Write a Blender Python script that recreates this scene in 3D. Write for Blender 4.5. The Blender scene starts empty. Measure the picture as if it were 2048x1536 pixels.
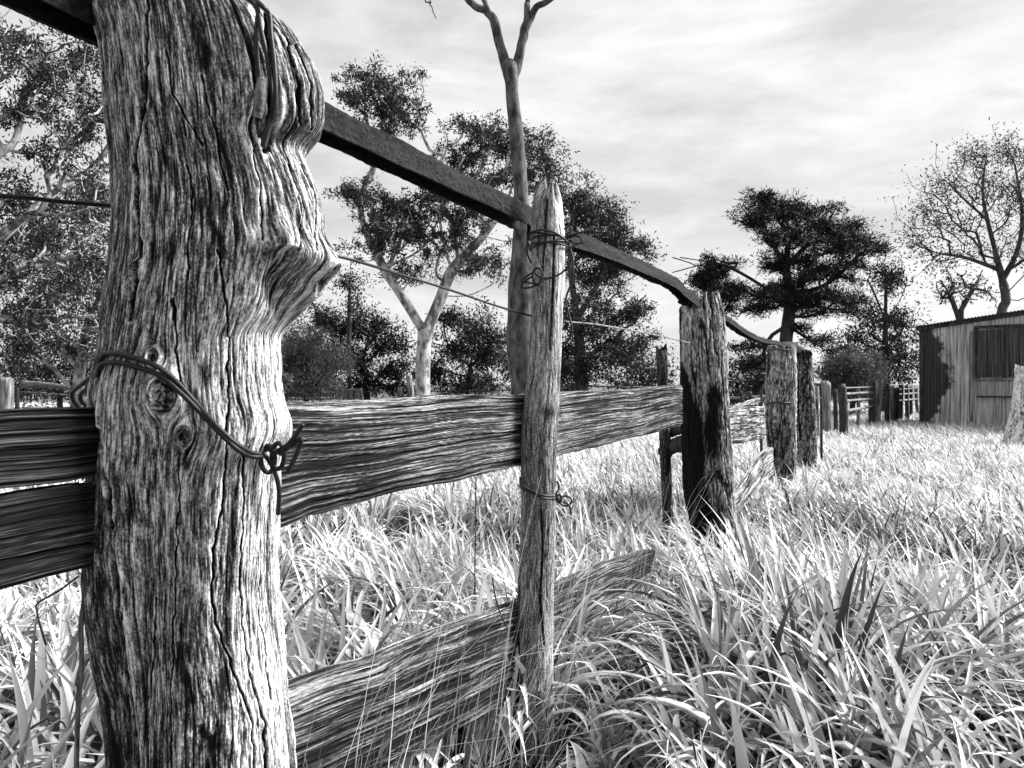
import bpy, math, random
import numpy as np
R = math.radians
rng = np.random.default_rng(7)
random.seed(7)
scene = bpy.context.scene
COL = scene.collection

# ------------------------------------------------------------------ camera
CH, F, CX, CY = 1.2, 1500.0, 1024.0, 768.0      # eye height, focal length in photo pixels
cam_d = bpy.data.cameras.new('camera')
cam = bpy.data.objects.new('camera', cam_d); COL.objects.link(cam)
cam.location = (0, 0, CH); cam.rotation_euler = (R(90), 0, 0)
cam_d.sensor_width = 36.0; cam_d.lens = 36.0 * F / 2048.0
cam_d.clip_start = 0.05; cam_d.clip_end = 2000
scene.camera = cam

# ------------------------------------------------------------------ world and sun
SUN_AZ, SUN_EL = 79.0, 38.0                       # degrees right of the view axis, above the horizon
world = bpy.data.worlds.new('World'); scene.world = world; world.use_nodes = True
nt = world.node_tree; nt.nodes.clear()
def N(t, typ, **kw):
    n = t.nodes.new(typ)
    for k, v in kw.items(): setattr(n, k, v)
    return n
out = N(nt, 'ShaderNodeOutputWorld'); bg = N(nt, 'ShaderNodeBackground')
sky = N(nt, 'ShaderNodeTexSky', sky_type='NISHITA', sun_disc=False)
sky.sun_elevation = R(SUN_EL); sky.sun_rotation = R(SUN_AZ); sky.dust_density = 3.0
bw = N(nt, 'ShaderNodeRGBToBW'); nt.links.new(sky.outputs[0], bw.inputs[0])
tc = N(nt, 'ShaderNodeTexCoord'); mp = N(nt, 'ShaderNodeMapping')
mp.inputs['Scale'].default_value = (1.5, 1.5, 5.5); mp.inputs['Rotation'].default_value = (0, R(-9), 0)
n1 = N(nt, 'ShaderNodeTexNoise'); n1.inputs['Scale'].default_value = 2.6; n1.inputs['Detail'].default_value = 9; n1.inputs['Roughness'].default_value = .6
n1.inputs['Distortion'].default_value = .25
nt.links.new(tc.outputs['Generated'], mp.inputs[0]); nt.links.new(mp.outputs[0], n1.inputs[0])
cr = N(nt, 'ShaderNodeMapRange'); cr.inputs['From Min'].default_value = .36; cr.inputs['From Max'].default_value = .66
cr.inputs['To Min'].default_value = 3.35; cr.inputs['To Max'].default_value = 5.1
nt.links.new(n1.outputs[0], cr.inputs['Value'])
mx = N(nt, 'ShaderNodeMix', data_type='FLOAT'); mx.inputs[0].default_value = .86   # thin cloud over the sky
nt.links.new(bw.outputs[0], mx.inputs[2]); nt.links.new(cr.outputs[0], mx.inputs[3])
nt.links.new(mx.outputs[0], bg.inputs['Color']); bg.inputs['Strength'].default_value = .086
nt.links.new(bg.outputs[0], out.inputs[0])
sd = bpy.data.lights.new('sun', 'SUN'); sd.energy = 5.0; sd.angle = R(22); sd.color = (1, 1, 1)
sun = bpy.data.objects.new('sun', sd); COL.objects.link(sun)
sun.rotation_euler = (R(90 - SUN_EL), 0, R(180 - SUN_AZ) )
scene.view_settings.view_transform = 'Standard'; scene.view_settings.look = 'None'
scene.view_settings.exposure = 1.3; scene.view_settings.gamma = 1.0
scene.render.engine = 'CYCLES'
scene.cycles.max_bounces = 4; scene.cycles.transparent_max_bounces = 4
scene.cycles.transmission_bounces = 3; scene.cycles.diffuse_bounces = 1; scene.cycles.glossy_bounces = 2
scene.cycles.use_adaptive_sampling = True

# ------------------------------------------------------------------ noise
def _h(ix, iy, s):
    h = (ix.astype(np.int64) * 374761393 + iy.astype(np.int64) * 668265263 + s * 1442695041) & 0xffffffff
    h = ((h ^ (h >> 13)) * 1274126177) & 0xffffffff
    h = ((h ^ (h >> 16)) * 2246822519) & 0xffffffff
    return ((h ^ (h >> 15)) & 0xffffff) / float(0xffffff)
def vn(x, y, s=0):
    x = np.asarray(x, float); y = np.asarray(y, float)
    x0 = np.floor(x); y0 = np.floor(y); fx = x - x0; fy = y - y0
    fx = fx * fx * (3 - 2 * fx); fy = fy * fy * (3 - 2 * fy)
    a = _h(x0, y0, s); b = _h(x0 + 1, y0, s); c = _h(x0, y0 + 1, s); d = _h(x0 + 1, y0 + 1, s)
    return (a * (1 - fx) + b * fx) * (1 - fy) + (c * (1 - fx) + d * fx) * fy
def fbm(x, y, o=4, s=0, g=.5):
    v = 0; a = 1; t = 0
    for i in range(o):
        v = v + a * vn(x * 2 ** i + 13.7 * i, y * 2 ** i + 7.1 * i, s + i); t += a; a *= g
    return v / t
def ridge(x, y, s=0, w=.06):                      # 1 on a line, 0 away from it
    n = fbm(x, y, 2, s, .35) - .5
    return np.exp(-(n / w) ** 2)
def sstep(a, b, x):
    t = np.clip((x - a) / (b - a), 0, 1); return t * t * (3 - 2 * t)

# ------------------------------------------------------------------ helpers
def P(px, py, Z): return np.array([(px - CX) / F * Z, Z, CH - (py - CY) / F * Z])
def fenceZ(px): return 1.231 / (.51 - (px - CX) / F)       # depth of the fence line behind a photo column
FD = np.array([.4543, .8908, 0]); FN = np.array([.8908, -.4543, 0])   # along the fence, and its near side
def tag(o, label=None, cat=None, group=None, kind=None):
    if label: o['label'] = label
    if cat: o['category'] = cat
    if group: o['group'] = group
    if kind: o['kind'] = kind
    return o
def mesh(name, V, Fq, mat, parent=None, attrs=None, smooth=True, loc=None):
    V = np.asarray(V, np.float64)
    if loc is not None: V = V - np.asarray(loc)
    me = bpy.data.meshes.new(name)
    faces = Fq if isinstance(Fq, (list, tuple)) else [Fq]
    faces = [np.asarray(f, np.int32) for f in faces if len(f)]
    nl = sum(f.size for f in faces); nf = sum(len(f) for f in faces)
    me.vertices.add(len(V)); me.vertices.foreach_set('co', V.astype(np.float32).ravel())
    me.loops.add(nl); me.polygons.add(nf)
    me.loops.foreach_set('vertex_index', np.concatenate([f.ravel() for f in faces]).astype(np.int32))
    st = []; tot = []; k = 0
    for f in faces:
        st.append(k + np.arange(len(f)) * f.shape[1]); tot.append(np.full(len(f), f.shape[1])); k += f.size
    me.polygons.foreach_set('loop_start', np.concatenate(st).astype(np.int32))
    try: me.polygons.foreach_set('loop_total', np.concatenate(tot).astype(np.int32))
    except Exception: pass
    me.polygons.foreach_set('use_smooth', np.full(nf, bool(smooth)))
    for k_, a in (attrs or {}).items():
        at = me.attributes.new(k_, 'FLOAT', 'POINT'); at.data.foreach_set('value', np.asarray(a, np.float32).ravel())
    me.update(calc_edges=True); me.validate()
    me.materials.append(mat)
    o = bpy.data.objects.new(name, me); COL.objects.link(o)
    if loc is not None: o.location = loc
    if parent: o.parent = parent; 
    return o
def empty(name, loc):
    o = bpy.data.objects.new(name, None); COL.objects.link(o); o.location = loc; o.empty_display_size = .1
    return o
def under(parent, name, V, Fq, mat, **kw):        # a part given in world coordinates
    return mesh(name, np.asarray(V) - np.array(parent.location), Fq, mat, parent=parent, **kw)
def grid_faces(nu, nv, wrap=True):                # nu columns around, nv rows
    i = np.arange(nu if wrap else nu - 1); j = np.arange(nv - 1)
    I, J = np.meshgrid(i, j); I = I.ravel(); J = J.ravel(); I2 = (I + 1) % nu
    return np.stack([J * nu + I, J * nu + I2, (J + 1) * nu + I2, (J + 1) * nu + I], 1)
class MB:
    def __init__(s): s.V = []; s.F = {}; s.n = 0
    def add(s, V, Fq):
        if isinstance(Fq, list) and isinstance(Fq[0], list): Fq = np.array(Fq)
        for f in (Fq if isinstance(Fq, list) else [Fq]):
            f = np.asarray(f); s.F.setdefault(f.shape[1], []).append(f + s.n)
        s.V.append(np.asarray(V, float)); s.n += len(V)
    def get(s): return np.concatenate(s.V), [np.concatenate(f) for f in s.F.values()]
    def box(s, c, sx, sy, sz, rot=0, tilt=0):
        q = np.array([[x, y, z] for x in (-.5, .5) for y in (-.5, .5) for z in (-.5, .5)]) * [sx, sy, sz]
        if tilt:
            ct, st_ = math.cos(tilt), math.sin(tilt); q = q @ np.array([[ct, 0, st_], [0, 1, 0], [-st_, 0, ct]]).T
        cr_, sr = math.cos(rot), math.sin(rot); q = q @ np.array([[cr_, -sr, 0], [sr, cr_, 0], [0, 0, 1]]).T
        s.add(q + c, [[0, 1, 3, 2], [4, 6, 7, 5], [0, 4, 5, 1], [2, 3, 7, 6], [0, 2, 6, 4], [1, 5, 7, 3]])
def spline(pts, n):
    pts = np.asarray(pts, float); m = len(pts)
    if m < 3:
        t = np.linspace(0, 1, n)[:, None]; return pts[0] * (1 - t) + pts[-1] * t
    t = np.linspace(0, m - 1 - 1e-9, n); i = t.astype(int); f = (t - i)[:, None]
    g = lambda k: pts[np.clip(k, 0, m - 1)]
    p0, p1, p2, p3 = g(i - 1), g(i), g(i + 1), g(i + 2)
    return .5 * ((2 * p1) + (-p0 + p2) * f + (2 * p0 - 5 * p1 + 4 * p2 - p3) * f ** 2 + (-p0 + 3 * p1 - 3 * p2 + p3) * f ** 3)
def tube(path, rad, sides=8, cap=True):
    p = np.asarray(path, float); n = len(p); rad = np.broadcast_to(rad, (n,))
    T = np.gradient(p, axis=0); T /= np.linalg.norm(T, axis=1)[:, None] + 1e-12
    u = np.cross(T[0], [0, 0, 1.]); 
    if np.linalg.norm(u) < .1: u = np.cross(T[0], [1., 0, 0])
    u /= np.linalg.norm(u); V = []
    a = np.arange(sides) * 2 * math.pi / sides
    for k in range(n):
        u = u - T[k] * u.dot(T[k]); u /= np.linalg.norm(u) + 1e-12; w = np.cross(T[k], u)
        V.append(p[k] + rad[k] * (np.cos(a)[:, None] * u + np.sin(a)[:, None] * w))
    V = np.concatenate(V); Fq = [grid_faces(sides, n)]
    if cap:
        V = np.vstack([V, p[:1], p[-1:]]); i = np.arange(sides); j = (i + 1) % sides
        Fq.append(np.concatenate([np.stack([j, i, np.full(sides, n * sides)], 1),
                                  np.stack([(n - 1) * sides + i, (n - 1) * sides + j, np.full(sides, n * sides + 1)], 1)]))
    return V, Fq

# ------------------------------------------------------------------ materials
def newmat(name):
    m = bpy.data.materials.new(name); m.use_nodes = True
    return m, m.node_tree, m.node_tree.nodes['Principled BSDF']
def gray(v): return (v, v, v, 1)
def wood_mat(name, stops, rough=.85, bump=.35, fibre=(380, 16), speck=(260, 120), sp=.5, fa=.55, ca=.34):
    """grain coordinates gq (across) and gl (along, metres) come from the mesh; fibres, fissures and specks follow them"""
    m, t, b = newmat(name)
    A = lambda n: N(t, 'ShaderNodeAttribute', attribute_name=n).outputs['Fac']
    at, gq, gl = A('tone'), A('gq'), A('gl')
    def math_(op, a, b_=None, c=None):
        n = N(t, 'ShaderNodeMath', operation=op)
        for k, v in enumerate((a, b_, c)):
            if v is None: continue
            if isinstance(v, (int, float)): n.inputs[k].default_value = v
            else: t.links.new(v, n.inputs[k])
        return n.outputs[0]
    def nz(sx, sy, det, rg, off):
        c = N(t, 'ShaderNodeCombineXYZ'); t.links.new(math_('MULTIPLY', gq, sx), c.inputs[0]); t.links.new(math_('MULTIPLY', gl, sy), c.inputs[1]); c.inputs[2].default_value = off
        n = N(t, 'ShaderNodeTexNoise'); n.inputs['Scale'].default_value = 1; n.inputs['Detail'].default_value = det; n.inputs['Roughness'].default_value = rg
        t.links.new(c.outputs[0], n.inputs[0]); return n.outputs[0]
    fib = nz(fibre[0], fibre[1], 3, .6, 0); spk = nz(speck[0], speck[1], 3, .7, 5.3)
    fis = nz(fibre[0] * .33, fibre[1] * .30, 2, .5, 9.1); fis2 = nz(fibre[0] * .8, fibre[1] * .8, 1, .5, 2.2)
    msk = nz(fibre[0] * .12, fibre[1] * .5, 2, .5, 7.7)
    def line(v, w):
        r = N(t, 'ShaderNodeMapRange'); r.interpolation_type = 'SMOOTHSTEP'; r.inputs['From Min'].default_value = 0; r.inputs['From Max'].default_value = w
        r.inputs['To Min'].default_value = 1; r.inputs['To Max'].default_value = 0
        t.links.new(math_('ABSOLUTE', math_('SUBTRACT', v, .5)), r.inputs['Value']); return r.outputs[0]
    mr = N(t, 'ShaderNodeMapRange'); mr.inputs['From Min'].default_value = .42; mr.inputs['From Max'].default_value = .56; t.links.new(msk, mr.inputs['Value'])
    v = math_('MULTIPLY_ADD', math_('SUBTRACT', fib, .5), fa * 1.6, at)
    v = math_('MULTIPLY_ADD', math_('SUBTRACT', spk, .5), sp * 1.6, v)
    v = math_('MULTIPLY_ADD', math_('MULTIPLY', line(fis, .022), mr.outputs[0]), -ca * 1.3, v)
    v = math_('MULTIPLY_ADD', line(fis2, .03), -ca * .8, v)
    cr = N(t, 'ShaderNodeValToRGB'); t.links.new(v, cr.inputs[0])
    while len(cr.color_ramp.elements) < len(stops): cr.color_ramp.elements.new(.5)
    for e, (p, c_) in zip(cr.color_ramp.elements, stops): e.position = p; e.color = gray(c_)
    t.links.new(cr.outputs[0], b.inputs['Base Color']); b.inputs['Roughness'].default_value = rough
    b.inputs['Specular IOR Level'].default_value = .15
    bp = N(t, 'ShaderNodeBump'); bp.inputs['Strength'].default_value = bump; bp.inputs['Distance'].default_value = .003
    t.links.new(v, bp.inputs['Height']); t.links.new(bp.outputs[0], b.inputs['Normal'])
    return m
def noise_mat(name, lo, hi, scale, stretch=(1, 1, 1), rough=.85, bump=.4, dist=.01, detail=5, lo_p=.35, hi_p=.65, metal=0, spec=.3):
    m, t, b = newmat(name)
    co = N(t, 'ShaderNodeTexCoord'); mpp = N(t, 'ShaderNodeMapping'); mpp.inputs['Scale'].default_value = stretch
    nz = N(t, 'ShaderNodeTexNoise'); nz.inputs['Scale'].default_value = scale; nz.inputs['Detail'].default_value = detail
    nz.inputs['Roughness'].default_value = .62
    t.links.new(co.outputs['Object'], mpp.inputs[0]); t.links.new(mpp.outputs[0], nz.inputs[0])
    cr = N(t, 'ShaderNodeValToRGB'); t.links.new(nz.outputs[0], cr.inputs[0])
    cr.color_ramp.elements[0].position = lo_p; cr.color_ramp.elements[0].color = gray(lo)
    cr.color_ramp.elements[1].position = hi_p; cr.color_ramp.elements[1].color = gray(hi)
    t.links.new(cr.outputs[0], b.inputs['Base Color']); b.inputs['Roughness'].default_value = rough
    b.inputs['Metallic'].default_value = metal; b.inputs['Specular IOR Level'].default_value = spec
    bp = N(t, 'ShaderNodeBump'); bp.inputs['Strength'].default_value = bump; bp.inputs['Distance'].default_value = dist
    t.links.new(nz.outputs[0], bp.inputs['Height']); t.links.new(bp.outputs[0], b.inputs['Normal'])
    return m
def leaf_mat(name, lo, hi, trans, rough=.55, spec=.15):
    m, t, b = newmat(name)
    at = N(t, 'ShaderNodeAttribute', attribute_name='tone')
    mr = N(t, 'ShaderNodeMapRange'); mr.inputs['To Min'].default_value = lo; mr.inputs['To Max'].default_value = hi
    t.links.new(at.outputs['Fac'], mr.inputs['Value']); t.links.new(mr.outputs[0], b.inputs['Base Color'])
    b.inputs['Roughness'].default_value = rough; b.inputs['Specular IOR Level'].default_value = spec
    tr = N(t, 'ShaderNodeBsdfTranslucent'); t.links.new(mr.outputs[0], tr.inputs['Color'])
    mxs = N(t, 'ShaderNodeMixShader'); mxs.inputs[0].default_value = trans
    t.links.new(b.outputs[0], mxs.inputs[1]); t.links.new(tr.outputs[0], mxs.inputs[2])
    t.links.new(mxs.outputs[0], t.nodes['Material Output'].inputs['Surface'])
    return m
M = {}
M['post'] = wood_mat('weathered_post_wood', [(0, .003), (.26, .018), (.45, .09), (.62, .24), (.85, .58), (1, .75)], bump=.6, fibre=(560, 30), speck=(430, 190), sp=.66, fa=.44, ca=.32)
M['rail'] = wood_mat('weathered_rail_wood', [(0, .002), (.28, .015), (.48, .075), (.68, .25), (.9, .56), (1, .72)], bump=.6, fibre=(460, 9), speck=(300, 60), sp=.35, fa=.55, ca=.6)
M['darkrail'] = wood_mat('dark_rail_wood', [(0, .002), (.35, .008), (.6, .03), (.85, .13), (1, .35)], bump=.6, fibre=(400, 6), speck=(300, 40), sp=.3, fa=.6, ca=.5)
M['far_wood'] = noise_mat('grey_fence_wood', .015, .26, 14, (1, 1, .12), bump=.6, dist=.02)
M['far_dark'] = noise_mat('charred_wood', .004, .05, 14, (1, 1, .2), bump=.6, dist=.02)
M['wood_plug'] = noise_mat('peg_wood', .01, .2, 150, (1, 1, .15), bump=.6, dist=.003)
M['far_pale'] = noise_mat('pale_rail_wood', .04, .24, 12, (.3, .3, 2), bump=.5, dist=.02)
M['iron'] = noise_mat('rusted_iron', .0006, .020, 75, rough=.8, bump=1.0, dist=.008, detail=6, lo_p=.42, hi_p=.68, spec=.2)
M['wire'] = noise_mat('dark_wire', .002, .018, 260, rough=.5, bump=.6, dist=.001, metal=.0, spec=.3)
M['bark'] = noise_mat('smooth_gum_bark', .008, .12, 11, (1, 1, .4), bump=.5, dist=.05)
M['bark_bare'] = noise_mat('grey_twig_bark', .01, .09, 4, (1, 1, .3), bump=.5, dist=.05)
M['bark_pale'] = noise_mat('pale_gum_bark', .1, .5, 5, (1, 1, .5), bump=.4, dist=.03, lo_p=.42, hi_p=.58)
M['bark_dark'] = noise_mat('dark_bark', .01, .07, 4, (1, 1, .3), bump=.5, dist=.05)
M['leaf'] = leaf_mat('gum_leaves', .002, .055, .15)
M['leaf_pine'] = leaf_mat('pine_needles', .002, .02, .08, spec=.15)
M['leaf_light'] = leaf_mat('pale_shrub_leaves', .03, .2, .2)
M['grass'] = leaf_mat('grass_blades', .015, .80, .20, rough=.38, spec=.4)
M['straw'] = leaf_mat('dry_stalks', .1, .6, .15)
M['ground'] = noise_mat('grassy_soil', .03, .16, 3.0, bump=.7, dist=.05, detail=8)

# ------------------------------------------------------------------ ground
def gh(x, y):
    return .035 * (fbm(x * .5 + 31, y * .5 + 11, 3, 5) - .5) * 2 + .10 * (fbm(x * .09 + 3, y * .09 + 5, 2, 9) - .5)
def build_ground():
    ys = np.concatenate([np.linspace(-6, 30, 145), np.linspace(31, 120, 50), np.array([160, 250, 400, 700, 1000])])
    xs = np.linspace(-1, 1, 161); xs = np.sign(xs) * np.abs(xs) ** 1.6
    X = np.outer(np.clip(ys * 1.5 + 20, 20, 1500), xs); Y = np.repeat(ys[:, None], len(xs), 1)
    Z = gh(X, Y)
    V = np.stack([X, Y, Z], -1).reshape(-1, 3)
    tag(mesh('ground', V, grid_faces(len(xs), len(ys), False), M['ground']), kind='structure')
build_ground()

# ------------------------------------------------------------------ trees
def frusta(p0, p1, r0, r1, sides=6):
    n = len(p0); d = p1 - p0; L = np.linalg.norm(d, axis=1)[:, None] + 1e-9; d = d / L
    p0 = p0 - d * r0[:, None] * .25; p1 = p1 + d * r1[:, None] * .25
    ref = np.where(np.abs(d[:, 2:3]) > .9, [[1., 0, 0]], [[0, 0, 1.]])
    u = np.cross(d, ref); u /= np.linalg.norm(u, axis=1)[:, None]; w = np.cross(d, u)
    a = np.arange(sides) * 2 * math.pi / sides; ca, sa = np.cos(a)[None, :, None], np.sin(a)[None, :, None]
    ring = ca * u[:, None] + sa * w[:, None]
    V = np.concatenate([p0[:, None] + ring * r0[:, None, None], p1[:, None] + ring * r1[:, None, None]], 1)
    i = np.arange(sides); j = (i + 1) % sides
    fq = np.stack([i, j, j + sides, i + sides], 1)
    Fq = (np.arange(n)[:, None, None] * 2 * sides + fq[None]).reshape(-1, 4)
    return V.reshape(-1, 3), Fq
def leaves(centers, radii, per, ln, wd, flat=1.0, droop=.5, tuft=0, tone_c=None):
    n = len(centers); c = np.repeat(centers, per, 0); r = np.repeat(radii, per)
    k = len(c); off = rng.normal(size=(k, 3)) * r[:, None] * [1, 1, flat] * .55
    p = c + off
    d = rng.normal(size=(k, 3)); d[:, 2] -= droop
    if tuft: d = off / (np.linalg.norm(off, axis=1)[:, None] + 1e-6) + d * .5; d[:, 2] += tuft
    d /= np.linalg.norm(d, axis=1)[:, None]
    s = np.cross(d, rng.normal(size=(k, 3))); s /= np.linalg.norm(s, axis=1)[:, None] + 1e-9
    L = ln * rng.uniform(.6, 1.3, k)[:, None]; W = wd * rng.uniform(.6, 1.3, k)[:, None]
    V = np.stack([p, p + d * L * .45 + s * W * .5, p + d * L, p + d * L * .45 - s * W * .5], 1).reshape(-1, 3)
    tc_ = rng.uniform(0, 1, n) if tone_c is None else tone_c
    t = np.clip(np.repeat(tc_, per) * .5 + rng.uniform(0, .6, k), 0, 1)
    return V, np.arange(k * 4).reshape(-1, 4), np.repeat(t, 4)
def tree(name, label, cat, trunk, limbs, lobes, nclump, Z, depth, leaf, bark, lm, group=None, per=150, ln=.13, wd=.035,
         crad=.42, tip=.014, base_r=None, bf=.35, flat=.8, droop=.5, tuft=0, bare=0, wig=.10, crown_name='crown', open_=0.0):
    """trunk: [(px,py)] from the base up; limbs: lists of (px,py,dZ); lobes: (px,py,rx,ry)"""
    s = Z / F
    nodes = []; par = []; plen = []; fixed = {}
    def addpath(pts, parent, seg=.35):
        q = spline(pts, max(3, int(sum(np.linalg.norm(np.diff(pts, axis=0), axis=1)) / seg) + 2))
        for k in range(1 if parent >= 0 else 0, len(q)):
            nodes.append(q[k]); par.append(parent); plen.append((plen[parent] + np.linalg.norm(q[k] - nodes[parent])) if parent >= 0 else 0)
            parent = len(nodes) - 1
        return parent
    tp = np.array([P(a, b, Z) for a, b in trunk]); tp[0, 2] = gh(tp[0, 0], tp[0, 1]) - .15
    addpath(tp, -1)
    ntrunk = len(nodes)
    for lb in limbs:
        q = np.array([P(a, b, Z + dz) for a, b, dz in lb])
        A = np.array(nodes); k = int(np.argmin(np.linalg.norm(A - q[0], axis=1)))
        q = np.vstack([nodes[k], q[1:]]) if len(q) > 1 else q
        addpath(q, k)
    area = np.array([l[2] * l[3] for l in lobes], float); cnt = np.maximum(1, (nclump * area / area.sum()).round().astype(int))
    att = []
    for (a, b, rx, ry), c in zip(lobes, cnt):
        v = rng.normal(size=(c, 3)); v /= np.linalg.norm(v, axis=1)[:, None]; v *= (np.where(rng.random(c) < .2, rng.uniform(1.0, 1.75, c), np.minimum(np.abs(rng.normal(.68, .30, c)), 1.3)))[:, None]
        dz = min(depth, max(rx, ry) * s * 1.1)
        cz = Z + rng.uniform(-1, 1) * depth * .5
        px = a + v[:, 0] * rx; py = b + v[:, 2] * ry * (.62 if tuft else 1)
        for x_, y_, w_ in zip(px, py, v[:, 1]): att.append(P(x_, y_, cz + w_ * dz))
    att = np.array(att)
    A = np.array(nodes); pl = np.array(plen)
    ok = np.arange(len(A)) >= int(ntrunk * .45)
    cost = np.full(len(att), 1e9); who = np.zeros(len(att), int)
    def upd(ids):
        nonlocal cost, who
        B = np.array([nodes[i] for i in ids]); pb = np.array([plen[i] for i in ids])
        D = np.linalg.norm(att[:, None] - B[None], axis=2) + bf * pb[None]
        j = D.argmin(1); m = D[np.arange(len(att)), j]; w = m < cost
        cost[w] = m[w]; who[w] = np.array(ids)[j[w]]
    upd([i for i in range(len(A)) if ok[i]])
    done = np.zeros(len(att), bool); ends = []
    for _ in range(len(att)):
        c = np.where(done, 1e9, cost - bf * 0); k = int(c.argmin()); done[k] = True
        a = np.array(nodes[who[k]]); b = att[k]; L = np.linalg.norm(b - a)
        mid = (a + b) / 2 + rng.normal(size=3) * L * wig + np.array([0, 0, -.06 * L])
        n0 = len(nodes); e = addpath(np.array([a, mid, b]), who[k], .3 if L > .6 else .5); ends.append(e)
        if len(nodes) > n0: upd(list(range(n0, len(nodes))))
    n = len(nodes); A = np.array(nodes); par_ = np.array(par)
    r = np.zeros(n); acc = np.zeros(n); ex = 2.25
    for i in range(n - 1, -1, -1):
        r[i] = max(tip, acc[i] ** (1 / ex))
        if par_[i] >= 0: acc[par_[i]] += r[i] ** ex if acc[i] > 0 or True else 0
    if base_r:
        r = tip * (r / tip) ** (math.log(base_r / tip) / math.log(max(r[0] / tip, 1.5)))
        hh = np.arange(n) < ntrunk
        r[:ntrunk] *= 1 + .35 * np.exp(-(A[:ntrunk, 2]) / .5)
    # taper smoothing along chains
    e = par_ >= 0
    V, Fq = frusta(A[par_[e]], A[e], np.minimum(r[par_[e]], r[e] * 1.35 + .004), r[e], 6)
    # trunk foot keeps its own radius
    root = empty(name, (tp[0, 0], tp[0, 1], gh(tp[0, 0], tp[0, 1])))
    tag(root, label, cat, group)
    under(root, 'trunk', V, Fq, bark)
    if leaf:
        c = A[ends]; 
        if bare: c = c[rng.random(len(c)) > bare]
        rad = crad * rng.uniform(.45, 1.45, len(c))
        V, Fq, t = leaves(c, rad, per, ln, wd, flat, droop, tuft)
        under(root, crown_name, V, Fq, lm, attrs={'tone': t}, smooth=False)
    return root

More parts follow.
